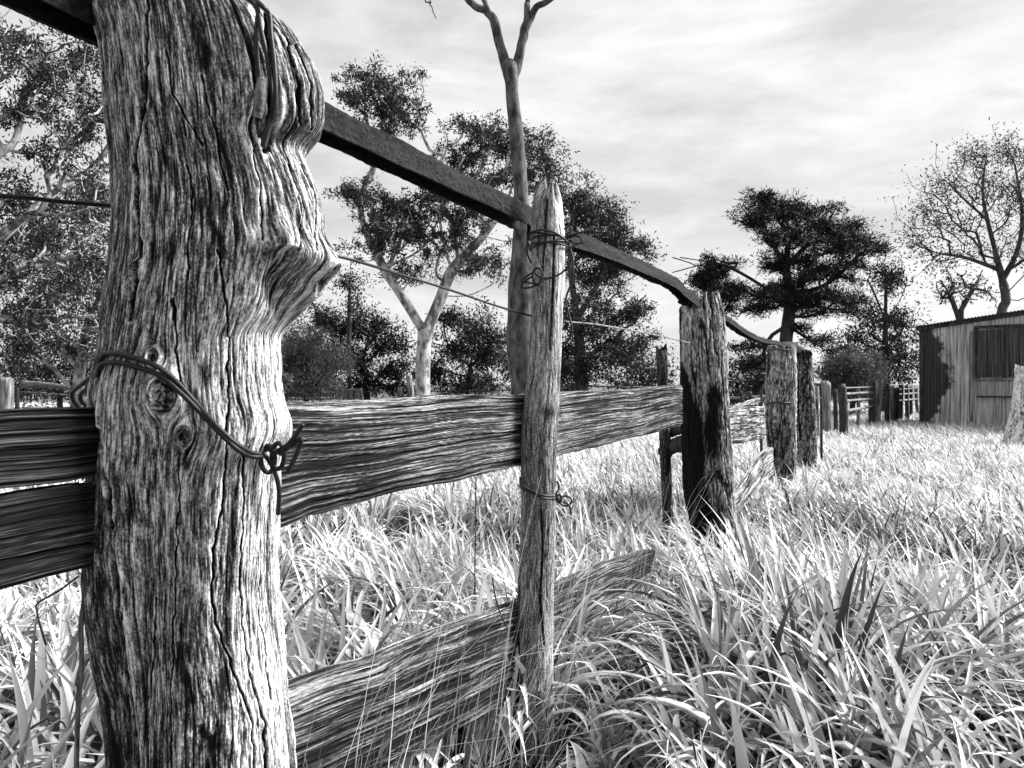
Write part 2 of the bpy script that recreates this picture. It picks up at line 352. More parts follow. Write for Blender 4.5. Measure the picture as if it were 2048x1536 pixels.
TG = 'trees around the yard'
def build_trees():
    # left: two big gums filling the left edge
    tree('gum_tree', 'big spreading gum tree with pale limbs at the far left, cut off by the edge', 'tree',
         [(-150, 850), (-140, 700), (-100, 560)],
         [[(-100, 560, 0), (0, 480, 0), (90, 400, .5), (190, 330, 1), (240, 250, 1)], [(-110, 600, 0), (40, 440, -.5), (130, 430, -1), (235, 400, -1)],
          [(-100, 560, 0), (-20, 330, 0), (30, 280, .5), (60, 150, 1)], [(-110, 620, 0), (0, 560, 0), (80, 520, .5), (200, 560, 1)]],
         [(30, 90, 90, 60), (110, 150, 90, 60), (180, 110, 60, 60), (40, 220, 80, 50), (180, 240, 60, 60), (100, 300, 70, 40), (30, 380, 60, 50),
          (190, 370, 60, 50), (110, 470, 90, 50), (20, 540, 70, 60), (180, 530, 70, 60), (90, 620, 90, 50), (-150, 200, 120, 150), (-180, 400, 120, 130), (230, 620, 60, 50), (250, 200, 60, 80)],
         900, 16, 1.8, True, M['bark_pale'], M['leaf'], TG, per=42, ln=.115, wd=.036, crad=.20, base_r=.3, tip=.012)
    tree('gum_tree', 'thinner gum tree with leaning pale stems just left of the big knotted post', 'tree',
         [(150, 830), (160, 740), (175, 640)],
         [[(160, 740, 0), (120, 690, 0), (95, 600, 0), (60, 500, .5)], [(175, 640, 0), (215, 560, 0), (260, 450, 0)], [(155, 780, 0), (100, 730, 0), (40, 690, 0)]],
         [(50, 480, 80, 60), (130, 560, 80, 50), (210, 620, 60, 50), (60, 640, 90, 50), (30, 700, 60, 30), (170, 690, 60, 30), (280, 560, 60, 80), (160, 420, 80, 60), (340, 640, 80, 60), (400, 560, 80, 80)],
         420, 22, 1.5, True, M['bark_pale'], M['leaf'], TG, per=75, ln=.13, wd=.04, crad=.30, base_r=.16, tip=.014)
    # centre: broad gum with a forking trunk
    tree('gum_tree', 'broad gum tree with pale forked trunk in gap between the big post and the stake', 'tree',
         [(845, 812), (846, 730), (850, 668)],
         [[(850, 668, 0), (815, 610, 0), (770, 540, 0), (735, 470, .5), (722, 400, .8), (760, 300, 1), (770, 190, 1)],
          [(850, 668, 0), (880, 600, 0), (905, 540, 0), (960, 480, -.5), (1010, 420, -.5)],
          [(880, 600, 0), (940, 590, .5), (1000, 560, 1)], [(770, 540, 0), (840, 500, 0), (880, 430, 0), (920, 330, 0), (960, 280, 0)]],
         [(755, 165, 66, 42), (705, 195, 34, 26), (815, 235, 44, 34), (780, 205, 50, 35), (760, 260, 46, 22), (950, 265, 60, 38), (1030, 290, 70, 45), (1080, 335, 45, 40),
          (930, 320, 55, 30), (1000, 360, 70, 26), (715, 385, 52, 32), (780, 420, 60, 40), (860, 400, 50, 40), (760, 480, 60, 40), (840, 470, 60, 45), (920, 450, 60, 45),
          (960, 520, 60, 30), (1090, 380, 40, 35), (810, 545, 45, 25), (900, 380, 50, 30)],
         640, 24, 1.6, True, M['bark_pale'], M['leaf'], TG, per=66, ln=.14, wd=.042, crad=.24, base_r=.25, tip=.016)
    tree('gum_tree', 'dark leafy gum tree with drooping crown directly right of the stake', 'tree',
         [(1165, 812), (1160, 700), (1150, 600)],
         [[(1160, 640, 0), (1200, 560, 0), (1230, 480, 0)], [(1155, 620, 0), (1140, 520, 0), (1150, 420, 0)]],
         [(1150, 400, 46, 36), (1200, 430, 50, 35), (1245, 475, 52, 32), (1290, 495, 26, 18), (1160, 480, 60, 45), (1230, 540, 40, 25), (1180, 560, 50, 40), (1150, 640, 50, 50),
          (1220, 640, 50, 40), (1270, 690, 45, 30), (1190, 720, 60, 40), (1120, 730, 40, 40), (1260, 620, 40, 20)],
         420, 27, 1.4, True, M['bark'], M['leaf'], TG, per=72, ln=.16, wd=.048, crad=.34, base_r=.25, tip=.016)
    # small trees and shrubs of the far edge
    tree('sapling', 'slender sapling with a bare upper stem beside the big post', 'tree', [(700, 815), (698, 700), (700, 560), (702, 520)],
         [], [(690, 560, 30, 20), (710, 600, 22, 20)], 26, 28, .5, True, M['bark_dark'], M['leaf'], TG, per=40, ln=.15, wd=.05, crad=.35, base_r=.09)
    tree('shrub', 'soft rounded feathery shrub close to the right side of the big post', 'shrub', [(615, 812), (612, 770)], [],
         [(590, 715, 55, 45), (650, 735, 50, 38), (600, 690, 40, 30), (600, 770, 60, 26), (650, 775, 40, 22)], 190, 24, 1.0, True, M['bark_dark'], M['leaf_light'], 'shrubs at the far tree line', per=120, ln=.13, wd=.03, crad=.36, base_r=.08, droop=-.6)
    tree('pine_shrub', 'dark flat-topped shrub behind the feathery shrub and left of the forked gum', 'shrub', [(735, 812), (733, 740)], [],
         [(650, 640, 50, 26), (700, 660, 60, 26), (760, 690, 60, 28), (700, 710, 60, 26), (780, 740, 50, 24), (740, 650, 40, 18), (720, 770, 70, 22), (790, 780, 40, 18)], 200, 29, 1.0, True, M['bark_dark'], M['leaf_pine'], 'shrubs at the far tree line', per=80, ln=.18, wd=.045, crad=.4, base_r=.12)
    tree('small_tree', 'small leafy tree with thin leaning stems just left of the thick pale trunk', 'tree', [(935, 815), (940, 740), (950, 690)],
         [[(940, 740, 0), (900, 700, 0), (885, 640, 0)], [(940, 740, 0), (980, 690, 0), (975, 620, 0)]],
         [(960, 660, 50, 36), (910, 700, 40, 30), (990, 720, 45, 32), (900, 640, 26, 20), (880, 740, 40, 20), (940, 770, 70, 22)], 150, 30, 1.0, True, M['bark'], M['leaf'], TG, per=80, ln=.18, wd=.055, crad=.45, base_r=.12)
    # far low scrub row
    for i, (a, b, rx, lab) in enumerate([(120, 735, 150, 'low far scrub bush at the left end of the tree line'), (420, 720, 160, 'low far scrub bush hidden mostly by the big post'),
                                    (1090, 745, 90, 'low far scrub bush right behind the stake'), (1290, 745, 70, 'low far scrub bush left of the broad charred post'),
                                    (1500, 745, 90, 'low far scrub bush under the pine between the broad posts')]):
        tree('scrub_bush', lab, 'bush', [(a, 812), (a, 770)], [], [(a - rx * .5, b + 10, rx * .5, 30), (a + rx * .5, b + 6, rx * .5, 30), (a, b - 8, rx * .5, 34), (a - rx * .4, b + 42, rx * .5, 22), (a + rx * .4, b + 42, rx * .5, 22)],
             int(rx * 1.5), 36, 1.0, True, M['bark_dark'], M['leaf'], 'low scrub along the tree line', per=34, ln=.22, wd=.07, crad=.7, base_r=.1)
    # pine
    tree('pine_tree', 'very dark pine tree with layered crown between broad posts and the iron shed', 'tree',
         [(1566, 812), (1568, 740), (1572, 680), (1580, 600), (1572, 530), (1580, 470)],
         [[(1575, 600, 0), (1480, 545, 0), (1420, 525, 0), (1360, 515, .3)], [(1580, 590, 0), (1650, 570, 0), (1720, 510, 0)], [(1575, 530, 0), (1640, 470, 0), (1700, 470, 0)],
          [(1572, 660, 0), (1620, 680, 0), (1650, 700, 0)], [(1575, 540, 0), (1530, 460, 0), (1520, 420, 0)], [(1490, 548, 0), (1440, 520, 0), (1400, 530, .3), (1345, 545, .5)]],
         [(1525, 395, 36, 22), (1560, 420, 60, 32), (1510, 440, 34, 26), (1610, 425, 60, 28), (1650, 460, 60, 30), (1570, 470, 60, 26), (1700, 480, 50, 26), (1735, 495, 40, 22), (1715, 450, 16, 20), (1680, 500, 50, 18),
          (1600, 480, 50, 20), (1530, 590, 60, 26), (1580, 570, 40, 26), (1600, 600, 70, 26), (1660, 590, 50, 20), (1510, 620, 46, 16), (1700, 610, 40, 20), (1650, 625, 50, 14), (1430, 550, 24, 14), (1450, 525, 34, 8), (1460, 580, 30, 14),
          (1640, 680, 34, 14), (1600, 655, 24, 12), (1665, 702, 18, 8), (1620, 560, 30, 16), (1690, 560, 20, 14), (1650, 540, 50, 20), (1545, 530, 30, 26), (1600, 520, 50, 26), (1700, 530, 36, 18), (1490, 690, 40, 14), (1500, 730, 40, 20), (1540, 770, 40, 16)],
         740, 26, 1.8, True, M['bark_dark'], M['leaf_pine'], TG, per=74, ln=.16, wd=.03, crad=.25, base_r=.22, tip=.02, flat=.5, tuft=.5)
    tree('dead_tree', 'short dark snapped trunk with scrubby foliage at left edge of the pine', 'tree', [(1428, 812), (1427, 680), (1424, 505)], [[(1425, 560, 0), (1390, 530, 0), (1345, 515, 0)]],
         [(1425, 545, 24, 22), (1440, 590, 34, 20), (1405, 560, 20, 14)], 60, 25, .6, True, M['bark_dark'], M['leaf_pine'], TG, per=110, ln=.17, wd=.035, crad=.3, base_r=.15, tip=.02, flat=.6)
    # right of the pine
    tree('gum_tree', 'airy gum tree with a dark straight trunk and half bare top left of the shed', 'tree',
         [(1768, 815), (1770, 700), (1772, 560)], [[(1770, 650, 0), (1800, 600, 0), (1815, 560, 0)], [(1770, 640, 0), (1750, 590, 0), (1735, 560, 0)]],
         [(1745, 640, 50, 24), (1800, 650, 34, 34), (1720, 680, 40, 24), (1800, 700, 40, 30), (1760, 720, 50, 30), (1815, 745, 30, 24), (1780, 560, 50, 34), (1740, 745, 50, 20)],
         190, 30, 1.2, True, M['bark_dark'], M['leaf'], TG, per=60, ln=.17, wd=.055, crad=.45, base_r=.18, tip=.016, bare=.2)
    tree('shrub', 'pale rounded shrub between the leaning yard posts and airy gum', 'shrub', [(1705, 812), (1705, 770)], [],
         [(1700, 735, 42, 28), (1735, 745, 30, 22), (1665, 752, 24, 16), (1700, 780, 50, 16)], 150, 27, .9, True, M['bark_dark'], M['leaf_light'], 'shrubs at the far tree line', per=140, ln=.13, wd=.035, crad=.36, base_r=.08, droop=-.4)
    tree('bare_tree', 'tall sparse tree with fine spreading branches rising behind the iron shed', 'tree',
         [(2000, 815), (2002, 640), (2012, 600), (2005, 560)],
         [[(2005, 570, 0), (1990, 500, 0), (1975, 440, 0), (1965, 380, 0), (1975, 300, 0)], [(1990, 540, 0), (1930, 515, 0), (1860, 500, 0), (1815, 450, 0)], [(2008, 560, 0), (2035, 500, 0), (2045, 430, 0), (2030, 330, 0)],
          [(1975, 440, 0), (1930, 400, 0), (1890, 360, 0)]],
         [(1960, 310, 60, 40), (2020, 300, 50, 40), (1900, 370, 60, 40), (1980, 380, 60, 40), (1850, 430, 50, 40), (1910, 450, 60, 34), (1830, 490, 40, 30), (2030, 400, 50, 50), (2080, 350, 60, 60), (1880, 520, 50, 26), (2050, 500, 60, 40), (2110, 450, 50, 60), (1960, 500, 40, 24)],
         1000, 30, 1.8, True, M['bark_bare'], M['leaf'], TG, per=9, ln=.15, wd=.045, crad=.4, base_r=.17, tip=.009, bare=.05, bf=.5, wig=.07)
    tree('small_tree', 'small leafless tree against the sky just left over the shed roof', 'tree', [(1920, 815), (1922, 640), (1925, 600)],
         [[(1922, 650, 0), (1900, 590, 0), (1880, 560, 0)], [(1924, 620, 0), (1950, 570, 0), (1965, 540, 0)]],
         [(1920, 570, 40, 24), (1890, 590, 34, 24), (1960, 580, 34, 22)], 70, 27, .8, True, M['bark_dark'], M['leaf'], TG, per=9, ln=.16, wd=.05, crad=.3, base_r=.12, tip=.02)
    # hero trunk: tall, bare, forked
    Z = 11.0
    root = empty('tall_bare_tree', P(1050, 900, Z) * [1, 1, 0]); tag(root, 'tall pale bare trunk forking in two against the sky behind the stake', 'tree', TG)
    mb = MB()
    def limb(pts, n=40, sd=0):
        q = np.array([P(a, b, Z + dz) for a, b, dz, r in pts]); rr = np.array([r for *_, r in pts]) / F * Z
        c = spline(q, n); c += (np.stack([fbm(np.linspace(0, 9, n) + sd, np.full(n, k * 3. + sd), 2) for k in range(3)], 1) - .5) * .06
        rad = spline(np.stack([rr] * 3, 1), n)[:, 0] * (1 + .22 * (fbm(np.linspace(0, 14, n) + sd, np.full(n, 5.), 2, 3) - .5))
        V, Fq = tube(c, rad, 20); mb.add(V, Fq)
    limb([(1052, 960, 0, 36), (1050, 790, 0, 31), (1045, 650, 0, 29), (1046, 540, 0, 26), (1042, 400, 0, 15), (1034, 280, 0, 14), (1024, 190, 0, 13), (1023, 140, 0, 15), (1022, 120, 0, 9)], 90, 1)
    limb([(1023, 165, 0, 10), (1012, 125, 0, 11), (1000, 85, 0, 9), (990, 45, 0, 9), (970, 22, 0, 7.5), (945, 8, 0, 7), (925, -20, 0, 6), (890, -80, .3, 5), (860, -150, .4, 3)], 50, 5)
    limb([(1024, 165, 0, 10), (1036, 120, 0, 10), (1042, 85, 0, 9), (1050, 50, 0, 9), (1065, 25, 0, 7), (1090, 5, 0, 6), (1120, -20, 0, 6), (1170, -80, .3, 4), (1200, -150, .4, 3)], 50, 9)
    limb([(980, 32, 0, 5), (972, 10, 0, 5), (965, -20, 0, 5), (940, -120, -.5, 3)], 20, 11)
    limb([(1052, 48, 0, 5), (1052, 20, 0, 6), (1056, -10, 0, 5), (1080, -120, -.5, 3)], 20, 13)
    limb([(860, -150, .4, 3), (862, -60, .4, 1.6), (858, -10, .4, 1.4), (864, 14, .4, 1.2), (872, 38, .4, .8)], 20, 15)
    limb([(860, 4, .4, 1.4), (851, 2, .4, 1.5), (847, -4, .4, .8)], 8, 17)
    V, Fq = mb.get(); under(root, 'trunk', V, Fq, M['bark'])
build_trees()

# ------------------------------------------------------------------ shed
def corrugated(mb, a, b, z0, z1a, z1b, pitch=.076, amp=.018, lean=0):
    """a wall of ribbed sheet between ground points a and b; the top runs from z1a to z1b"""
    a = np.array(a, float); b = np.array(b, float); d = b - a; L = np.linalg.norm(d); d /= L
    nrm = np.array([d[1], -d[0]]); n = int(L / pitch * 8) + 1; t = np.linspace(0, L, n)
    o = amp * np.sin(t / pitch * 2 * math.pi)
    xy = a + t[:, None] * d + o[:, None] * nrm
    zt = z1a + (z1b - z1a) * t / L
    rows = 6; V = []
    for k in range(rows):
        f = k / (rows - 1); V.append(np.column_stack([xy, z0 + (zt - z0) * f]))
    V = np.concatenate(V); mb.add(V, grid_faces(n, rows, False)); 
def iron_sheet_mat(name, lo, hi, painted_shadow=None):
    m, t, b = newmat(name)
    co = N(t, 'ShaderNodeTexCoord'); mpp = N(t, 'ShaderNodeMapping'); mpp.inputs['Scale'].default_value = (3.4, 3.4, .16)
    nz = N(t, 'ShaderNodeTexNoise'); nz.inputs['Scale'].default_value = 5.5; nz.inputs['Detail'].default_value = 6; nz.inputs['Roughness'].default_value = .7
    t.links.new(co.outputs['Object'], mpp.inputs[0]); t.links.new(mpp.outputs[0], nz.inputs[0])
    cr = N(t, 'ShaderNodeValToRGB'); t.links.new(nz.outputs[0], cr.inputs[0])
    cr.color_ramp.elements[0].position = .36; cr.color_ramp.elements[0].color = gray(lo)
    cr.color_ramp.elements[1].position = .66; cr.color_ramp.elements[1].color = gray(hi)
    colr = cr.outputs[0]
    if painted_shadow:   # a tree shadow painted dark on the corner sheets: attribute 'tone' is 1 inside it
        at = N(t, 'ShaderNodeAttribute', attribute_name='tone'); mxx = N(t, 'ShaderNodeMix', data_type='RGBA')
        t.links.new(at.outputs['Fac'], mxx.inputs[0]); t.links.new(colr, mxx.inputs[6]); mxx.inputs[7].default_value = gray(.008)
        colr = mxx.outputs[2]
    t.links.new(colr, b.inputs['Base Color']); b.inputs['Roughness'].default_value = .6; b.inputs['Specular IOR Level'].default_value = .3
    return m
def build_shed():
    c0 = P(1843, 768, 20.0)[:2]; c1 = P(2420, 768, 16.6)[:2]
    d = (c1 - c0) / np.linalg.norm(c1 - c0); nin = np.array([-d[1], d[0]]); L = np.linalg.norm(c1 - c0)
    root = empty('iron_shed', (c0[0], c0[1], 0)); tag(root, 'old corrugated iron shed with a skillion roof at the right edge', 'shed')
    zt = lambda s: 2.70 + .125 * s
    ws, wl = 1.28, 2.95      # shutter opening along the wall
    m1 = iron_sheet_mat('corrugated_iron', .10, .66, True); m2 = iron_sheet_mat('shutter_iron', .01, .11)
    mb = MB(); corrugated(mb, c0, c1, -.05, zt(0), zt(L)); V, Fq = mb.get()
    # finer rows so the painted shadow has an outline
    n = len(V) // 6; base = V[:n]; rows = 110; VV = np.concatenate([np.column_stack([base[:, :2], -.05 + (V[-n:, 2] + .05) * k / (rows - 1)]) for k in range(rows)])
    s = (VV[:, :2] - c0) @ d; z = VV[:, 2]
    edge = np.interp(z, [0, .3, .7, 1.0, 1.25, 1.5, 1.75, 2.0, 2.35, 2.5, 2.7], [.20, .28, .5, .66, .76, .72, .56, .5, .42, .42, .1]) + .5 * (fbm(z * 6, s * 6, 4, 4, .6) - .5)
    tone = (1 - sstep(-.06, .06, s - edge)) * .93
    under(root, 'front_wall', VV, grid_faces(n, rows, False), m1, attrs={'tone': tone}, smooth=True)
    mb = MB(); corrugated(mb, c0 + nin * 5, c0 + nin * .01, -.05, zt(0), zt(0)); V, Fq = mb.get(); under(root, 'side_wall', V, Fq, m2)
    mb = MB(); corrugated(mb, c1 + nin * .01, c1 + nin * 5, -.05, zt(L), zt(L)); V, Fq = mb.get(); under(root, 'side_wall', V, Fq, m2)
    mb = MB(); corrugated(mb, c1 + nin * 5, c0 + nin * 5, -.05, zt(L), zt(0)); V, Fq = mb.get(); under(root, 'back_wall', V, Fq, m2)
    # roof: ribbed sheet over the walls
    ang = math.atan2(d[1], d[0]); slope = math.atan(.125)
    n = 420; t = np.linspace(-.14, L + .2, n); rws = []
    for e in (-.14, 1, 2.5, 4, 5.2):
        xy = c0 + t[:, None] * d + e * nin; rws.append(np.column_stack([xy, zt(t) + .055 + .011 * np.sin(t / .076 * 2 * math.pi) * 1]))
    top = np.concatenate(rws); low = top.copy(); low[:, 2] -= .012
    mb = MB(); mb.add(top, grid_faces(n, 5, False)); mb.add(low, grid_faces(n, 5, False)[:, ::-1])
    V, Fq = mb.get(); under(root, 'roof', V, Fq, iron_sheet_mat('roof_iron', .25, .5))
    def bar(name, s0, s1, z0, z1, off, th, mat, par=None, follow=False):
        mb = MB(); q = []
        for s_, zz0, zz1 in ((s0, z0, z1), (s1, z0 + (.125 * (s1 - s0) if follow else 0), z1 + (.125 * (s1 - s0) if follow else 0))):
            for o_ in (off, off + th):
                for z_ in (zz0, zz1):
                    p = c0 + d * s_ - nin * o_; q.append([p[0], p[1], z_])
        mb.add(np.array(q), [[0, 1, 3, 2], [4, 6, 7, 5], [0, 4, 5, 1], [2, 3, 7, 6], [0, 2, 6, 4], [1, 5, 7, 3]])
        V, Fq = mb.get(); return under(par, name, V, Fq, mat, smooth=False) if par else under(root, name, V, Fq, mat, smooth=False)
    bar('fascia', -.12, L + .15, zt(0) - .09, zt(0) + .035, .03, .03, M['far_dark'], follow=True)
    bar('corner_flashing', -.05, .04, 0, 2.66, .014, .02, M['far_dark'])
    # shutter: its own ribbed sheet in a frame
    mb = MB(); a = c0 + d * ws - nin * .06; b_ = c0 + d * wl - nin * .06; corrugated(mb, a, b_, 1.38, 2.56, 2.66,   .076, .018); V, Fq = mb.get()
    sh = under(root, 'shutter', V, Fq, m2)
    def fr(nm, *a_):
        o = bar(nm, *a_); return o
    fr('window_frame', ws - .07, ws, 1.3, 2.62, .03, .06, M['far_dark']); fr('window_frame', ws - .07, wl + .07, 2.62, 2.69, .03, .07, M['far_dark'])
    fr('window_sill', ws - .07, wl + .07, 1.30, 1.345, .03, .07, M['far_wood'])
    fr('window_frame', ws + .55, ws + .60, 1.36, 2.6, .078, .02, M['far_dark'])
    fr('lower_rail', ws - .02, wl + .05, .86, .90, .03, .05, M['far_dark'])
    mb = MB(); corrugated(mb, c0 + d * (ws + .0) - nin * .035, c0 + d * (wl) - nin * .035, .9, 1.29, 1.29, .076, .016); V, Fq = mb.get()
    under(root, 'patch_sheet', V, Fq, iron_sheet_mat('patch_iron', .1, .45))
    fr('door_post', ws - .16, ws - .10, 0.0, 2.55, .014, .03, M['far_wood'])
build_shed()

# ------------------------------------------------------------------ weathered posts
BIG = {}
def pxtab(tab, y): 
    t = np.array(tab, float); return np.interp(y, t[:, 0], t[:, 1])
def polydist(px, py, pts):
    d = np.full(px.shape, 1e9)
    for (x0, y0), (x1, y1) in zip(pts[:-1], pts[1:]):
        vx, vy = x1 - x0, y1 - y0; t = np.clip(((px - x0) * vx + (py - y0) * vy) / (vx * vx + vy * vy), 0, 1)
        d = np.minimum(d, np.hypot(px - x0 - t * vx, py - y0 - t * vy))
    return d
def wood_post(name, label, Lt, Rt, Z, ytop, nu, nv, mat, depth=.9, seed=0, bumps=None, extra=None, char=None, tonebase=.5, jag=.02, crackd=.008, fib=1.0, yvis=None, tcon=1.0, group='posts of the old fence', ps=3.2, power=2.3):
    """Lt/Rt: (photo row, photo column) tables of the left and right outline at depth Z"""
    zt = CH - (ytop - CY) / F * Z; zb = -.12
    yb = CY + (CH - zb) / Z * F
    if yvis and yvis < yb:
        ys = np.concatenate([np.linspace(yb, yvis, max(6, nv // 12), endpoint=False), np.linspace(yvis, ytop, nv)])
    else: ys = np.linspace(yb, ytop, nv)
    nv = len(ys)
    def soft(tab, y, sg=9.0):
        return sum(w_ * pxtab(tab, y + o_ * sg) for o_, w_ in ((-2, .05), (-1, .24), (0, .42), (1, .24), (2, .05)))
    xl = soft(Lt, ys, 5); xr = soft(Rt, ys, 7)
    a = (xr - xl) / 2 / F * Z; cx = ((xr + xl) / 2 - CX) / F * Z; zz = CH - (ys - CY) / F * Z
    wv = np.interp(ys, [ytop, yb], [0, 1])
    th = np.linspace(0, 2 * math.pi, nu, endpoint=False) + math.pi / 2      # seam on the far side
    TH, ZZ = np.meshgrid(th, zz); A = np.repeat(a[:, None], nu, 1); Cx = np.repeat(cx[:, None], nu, 1); YS = np.repeat(ys[:, None], nu, 1)
    c, s = np.cos(TH), np.sin(TH)
    rr = (np.abs(c) ** power + np.abs(s) ** power) ** (-1 / power)
    lump = 1 + .10 * (fbm(TH * 1.3 + seed, ZZ * 2.2, 2, seed + 40) - .5) * (1 - np.abs(c))     # leave the outline alone
    X = Cx + A * c * rr; Y = Z + A * depth * s * rr * lump
    if bumps is not None:
        cw = np.clip(np.cos(TH + .12), 0, 1)
        bx = soft(bumps, YS + (1 - cw ** 3) * (150 * (fbm(TH * 2.2, ZZ * 3 + 4, 2, 91) - .5) + 35 * (fbm(TH * 7, ZZ * 12, 2, 92) - .5)), 9) / F * Z; w = np.clip(np.cos(TH + .12), 0, 1) ** 3.4
        X = X + bx * w; Y = Y - bx * w * .25
    Ra = A.mean(); S = (TH - math.pi / 2) * Ra
    nx, ny = c, s / max(depth, .3); nn = np.hypot(nx, ny); nx = nx / nn; ny = ny / nn
    px = CX + X / Y * F; py = CY + (CH - ZZ) / Y * F; front = s < .25; fsoft = sstep(.55, .1, s)
    warp = .02 * (fbm(ZZ * 2.1 + seed, S * 3, 3, seed) - .5) * 2
    Sp = S + warp
    D = np.zeros_like(X); T = np.zeros_like(X)
    if extra: D0, T0, dS = extra(px, py, S, ZZ, fsoft, X, Y); D += D0; T += T0; Sp = Sp + dS
    f1 = fbm(Sp * 120, ZZ * 3.2, 3, seed + 1, .7); f2 = fbm(Sp * 300, ZZ * 14, 2, seed + 2, .6); mo = fbm(Sp * 170, ZZ * 62, 3, seed + 3, .7)
    f3 = vn(Sp * 520, ZZ * 45, seed + 8)
    ck = ridge(Sp * 9, ZZ * .9, seed + 4, .028) * sstep(.3, .55, fbm(S * 12, ZZ * 2.5, 2, seed + 5))
    ck2 = ridge(Sp * 38, ZZ * 2.2, seed + 6, .045) * sstep(.38, .6, fbm(S * 20, ZZ * 6, 2, seed + 7))
    lg = fbm(S * 9, ZZ * 3.5, 3, seed + 9)
    fa = ridge(Sp * 80, ZZ * 4.5, seed + 12, .05) * sstep(.35, .6, fbm(S * 30, ZZ * 9, 2, seed + 13)); fb = ridge(Sp * 135, ZZ * 11, seed + 14, .08) * sstep(.3, .6, fbm(S * 60, ZZ * 20, 2, seed + 15)); fc = ridge(Sp * 70 + 9, ZZ * 5, seed + 16, .05) * sstep(.45, .65, fbm(S * 30, ZZ * 9, 2, seed + 17))
    D += -.0035 * fib * fa - .002 * fib * fb + .0022 * fib * fc - .9 * crackd * ck - .45 * crackd * ck2 + fib * (.0030 * (f1 - .5) + .0022 * (f2 - .5) + .0022 * (mo - .5) + .0012 * (f3 - .5)) + .010 * (lg - .5)
    T += tonebase + tcon * (.18 * (f1 - .5) + .15 * (f2 - .5) + .38 * (mo - .5) - .36 * fa - .20 * fb + .22 * fc + .14 + .5 * (f3 - .5) + .42 * (lg - .5) - .5 * ck - .36 * ck2)
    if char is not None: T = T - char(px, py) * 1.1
    # ragged top
    jg = jag * (fbm(S * 40, S * 0 + seed, 3, seed + 20) - .55) * 2 * sstep(.12, 0, (zt - ZZ))
    V = np.stack([X + nx * D, Y + ny * D, ZZ + jg], -1).reshape(-1, 3)
    # cap rings
    top = V[-nu:]; cen = top.mean(0); ring2 = cen + (top - cen) * .75; ring3 = cen + (top - cen) * .35
    ring2[:, 2] += .35 * jag * (rng.random(nu) - .8); ring3[:, 2] -= .5 * jag
    n0 = len(V); V = np.vstack([V, ring2, ring3, cen - [0, 0, jag]])
    rf = grid_faces(nu, nv)
    i = np.arange(nu); j = (i + 1) % nu; b0 = (nv - 1) * nu
    q2 = np.concatenate([np.stack([b0 + i, b0 + j, n0 + j, n0 + i], 1), np.stack([n0 + i, n0 + j, n0 + nu + j, n0 + nu + i], 1)])
    tri = np.stack([n0 + nu + i, n0 + nu + j, np.full(nu, n0 + 2 * nu)], 1)
    tt = np.concatenate([T.ravel(), np.full(2 * nu + 1, .35) + .4 * (rng.random(2 * nu + 1) - .5)])
    gq = np.concatenate([Sp.ravel(), np.tile(Sp[-1], 2), [0]]); gl = np.concatenate([ZZ.ravel() + seed, np.tile(ZZ[-1] + seed, 2) + np.repeat([.02, .05], nu), [seed]])
    o = mesh(name, V, [np.concatenate([rf, q2]), tri], mat, attrs={'tone': tt, 'gq': gq, 'gl': gl}, loc=(float(cx[0]), Z, 0))
    tag(o, label, 'post', group)
    X, Y = X + nx * D, Y + ny * D; px = CX + X / Y * F; py = CY + (CH - ZZ) / Y * F
    return o, (px, py, Y, front, X, ZZ)

